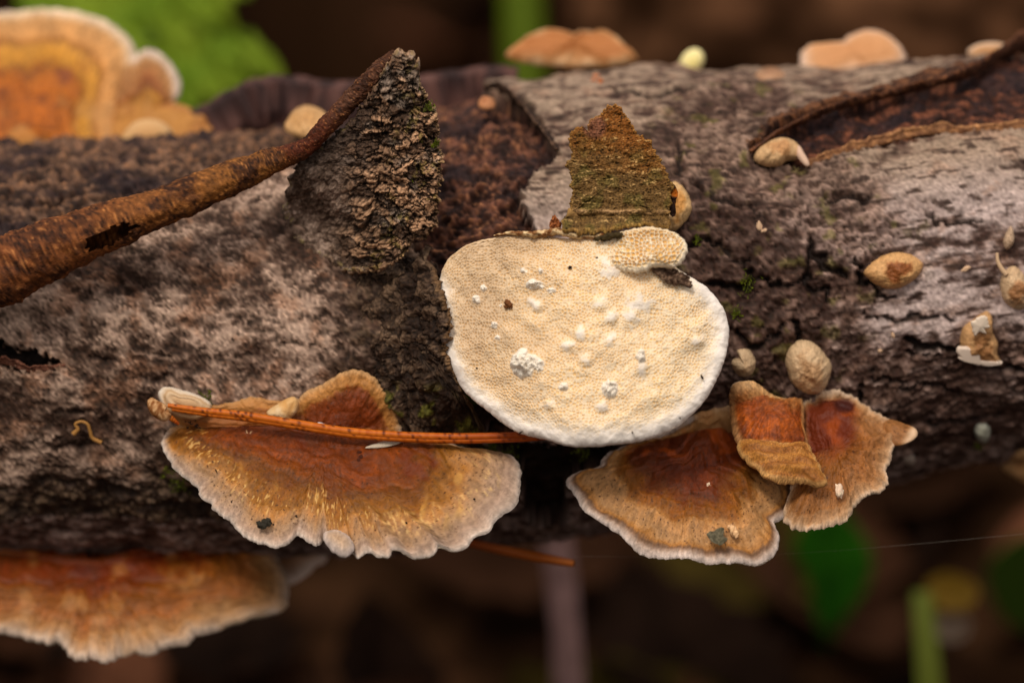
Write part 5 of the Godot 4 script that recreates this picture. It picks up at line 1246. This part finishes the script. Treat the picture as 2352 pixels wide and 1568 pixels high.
	sheet("scale", sl, pairs([838, 1028, 860, 1020, 885, 1012, 912, 1010, 925, 1014, 905, 1022, 880, 1027, 855, 1029]), Vector2(882, 1020), 40, func(p: Vector2) -> float: return low_z.call(p) + 2.6, func(p: Vector2, r: float, m: float, an: float) -> float: return 0.15 * (1.0 - r),
		func(p: Vector2, r: float, m: float, an: float, h: float) -> Color: return c8(196, 180, 160), 0.15, 0.15, M.bark)
	var sd := thing("dew_grain", "small shiny grey grain on the dark hump of the wide bracket", "grain")
	lump("grain", sd, spot(735, 975, low_z.call(Vector2(735, 975)) + 2.6), Vector3(11, 4.5, 4) / GRAIN, c8(206, 196, 196), 3.0, 0.1, M.needle)
	var du := thing("dark_husk", "dark brown curled husk on the middle of the wide bracket", "husk")
	for q in [[826, 1040, 6.0, 5.0], [829, 1052, 5.0, 8.0], [824, 1058, 5.0, 5.0]]:
		lump("husk", du, spot(q[0], q[1], low_z.call(Vector2(q[0], q[1])) + 2.3), Vector3(q[2], q[3], 4.0) / GRAIN, c8(72, 36, 22), q[0] * 0.2)
	var fl := thing("dry_fibre", "tangle of pale dry fibres left of centre on the wide bracket", "fibre")
	for q in [[565, 988, 570, 998, 578, 990], [604, 1022, 614, 1032, 622, 1026], [614, 1032, 622, 1040, 624, 1024], [558, 992, 566, 1000, 560, 1004]]:
		var pts := []
		for k in 3: pts.append(spot(q[k * 2], q[k * 2 + 1], low_z.call(Vector2(q[k * 2], q[k * 2 + 1])) + 2.2))
		tube("fibre", fl, pts, 10, [0.05, 0.1, 0.04], 6, func(_t, _f, _p): return c8(232, 188, 140), M.cap)
	var rng := RandomNumberGenerator.new(); rng.seed = 19
	for i in 26:
		var q := Vector2(rng.randf_range(420, 640), rng.randf_range(955, 1010)) if i < 12 else Vector2(rng.randf_range(430, 1120), rng.randf_range(1040, 1210))
		if i < 12: q = Vector2(rng.randf_range(425, 462), rng.randf_range(966, 984))
		var s := lump("dark_speck", self, spot(q.x, q.y, low_z.call(q) + 1.9), Vector3(rng.randf_range(1.5, 4.5), rng.randf_range(1.2, 2.5), 2.0) / GRAIN, c8(40, 26, 18), i * 3.1, rng.randf() * 3.0, M.bark, 4)
		tag(s, "tiny dark speck lying on the wide orange brown bracket", "speck", "dark specks scattered over the wide brown bracket")
	# dry thread on the bark at the left
	var th := thing("dry_thread", "curled ochre dry thread on the bark below left", "thread")
	var tp := []
	for q in pairs([168, 996, 178, 985, 172, 974, 185, 968, 200, 974, 206, 990, 212, 1006, 232, 1016]): tp.append(spot(q.x, q.y, log_z(q) + 0.7))
	tube("thread", th, tp, 60, [0.25, 0.14, 0.14, 0.16, 0.2], 8, func(_t, _f, _p): return c8(170, 122, 66), M.cap)
	# pale flecks on the right bark
	for q in [[1745, 520, 9, 14, "pale splinter on the cracked bark above the white fungus"], [1755, 530, 10, 5, "short orange splinter on the cracked bark above the white fungus"], [2220, 617, 18, 7, "cream scrap on the bark left of the right edge fungus"], [2022, 806, 7, 6, "tiny peach grain on the bark under the lens shaped fungus"], [2052, 770, 5, 9, "thin pale splinter right of the tall knobbly fungus"]]:
		var o := lump("bark_chip", self, spot(q[0], q[1], log_z(Vector2(q[0], q[1])) + 0.6), Vector3(q[2] * 0.75, q[3] * 0.75, 3.5) / GRAIN, c8(200, 164, 132), q[0] * 0.13, 0.4, M.cap)
		tag(o, q[4], "chip")
	# moss
	var mm := MultiMesh.new(); mm.transform_format = MultiMesh.TRANSFORM_3D; mm.use_colors = true
	var blade := PrismMesh.new(); blade.size = Vector3(0.00016, 0.00042, 0.00005); blade.material = M.leaf
	mm.mesh = blade
	var spots := [[1690, 718, 14, 60], [1722, 640, 20, 30], [1715, 665, 16, 20], [1600, 552, 12, 30], [1058, 905, 12, 40], [1088, 925, 18, 40], [1118, 1028, 30, 60], [1168, 1036, 24, 50], [985, 245, 14, 40], [955, 330, 16, 30], [1000, 330, 10, 30], [965, 215, 10, 30], [412, 1112, 24, 50], [385, 1080, 20, 30], [470, 915, 22, 40], [490, 985, 8, 16], [2255, 1030, 18, 40], [1335, 1040, 24, 40], [1090, 1000, 20, 40], [940, 400, 16, 30]]
	var total := 0
	for s in spots: total += s[3]
	mm.instance_count = total
	var k := 0
	for s in spots:
		for i in s[3]:
			var q: Vector2 = Vector2(s[0], s[1]) + Vector2(rng.randfn(), rng.randfn()) * s[2] * 0.45
			var z := log_z(q) + 0.5
			if s[1] < 450 and s[0] < 1050: z = -4.2 + 4.6 * clampf((600.0 - q.y) / 480.0, 0.0, 1.0) + 1.0
			var bs := Basis.from_euler(Vector3(rng.randf_range(-0.9, 1.2), rng.randf_range(0, TAU), rng.randf_range(-0.9, 0.9))).scaled(Vector3.ONE * rng.randf_range(0.5, 1.1))
			mm.set_instance_transform(k, Transform3D(bs, spot(q.x, q.y, z) * 0.001))
			mm.set_instance_color(k, c8(66, 72, 22).lerp(c8(104, 112, 28), rng.randf()))
			k += 1
	var mo := MultiMeshInstance3D.new(); mo.name = "moss"; mo.multimesh = mm
	add_child(mo); tag(mo, "tiny tufts of green moss in the cracks of the bark", "moss", "", "stuff")
	# a strand of spider silk
	var sk := thing("spider_thread", "faint spider thread stretched below the right brackets", "spider thread")
	tube("thread", sk, [spot(1320, 1278, -10), spot(1800, 1272, -8), spot(2352, 1226, -6), spot(2600, 1200, -6)], 40, [0.006, 0.006], 5, func(_t, _f, _p): return c8(150, 140, 130), M.cap)
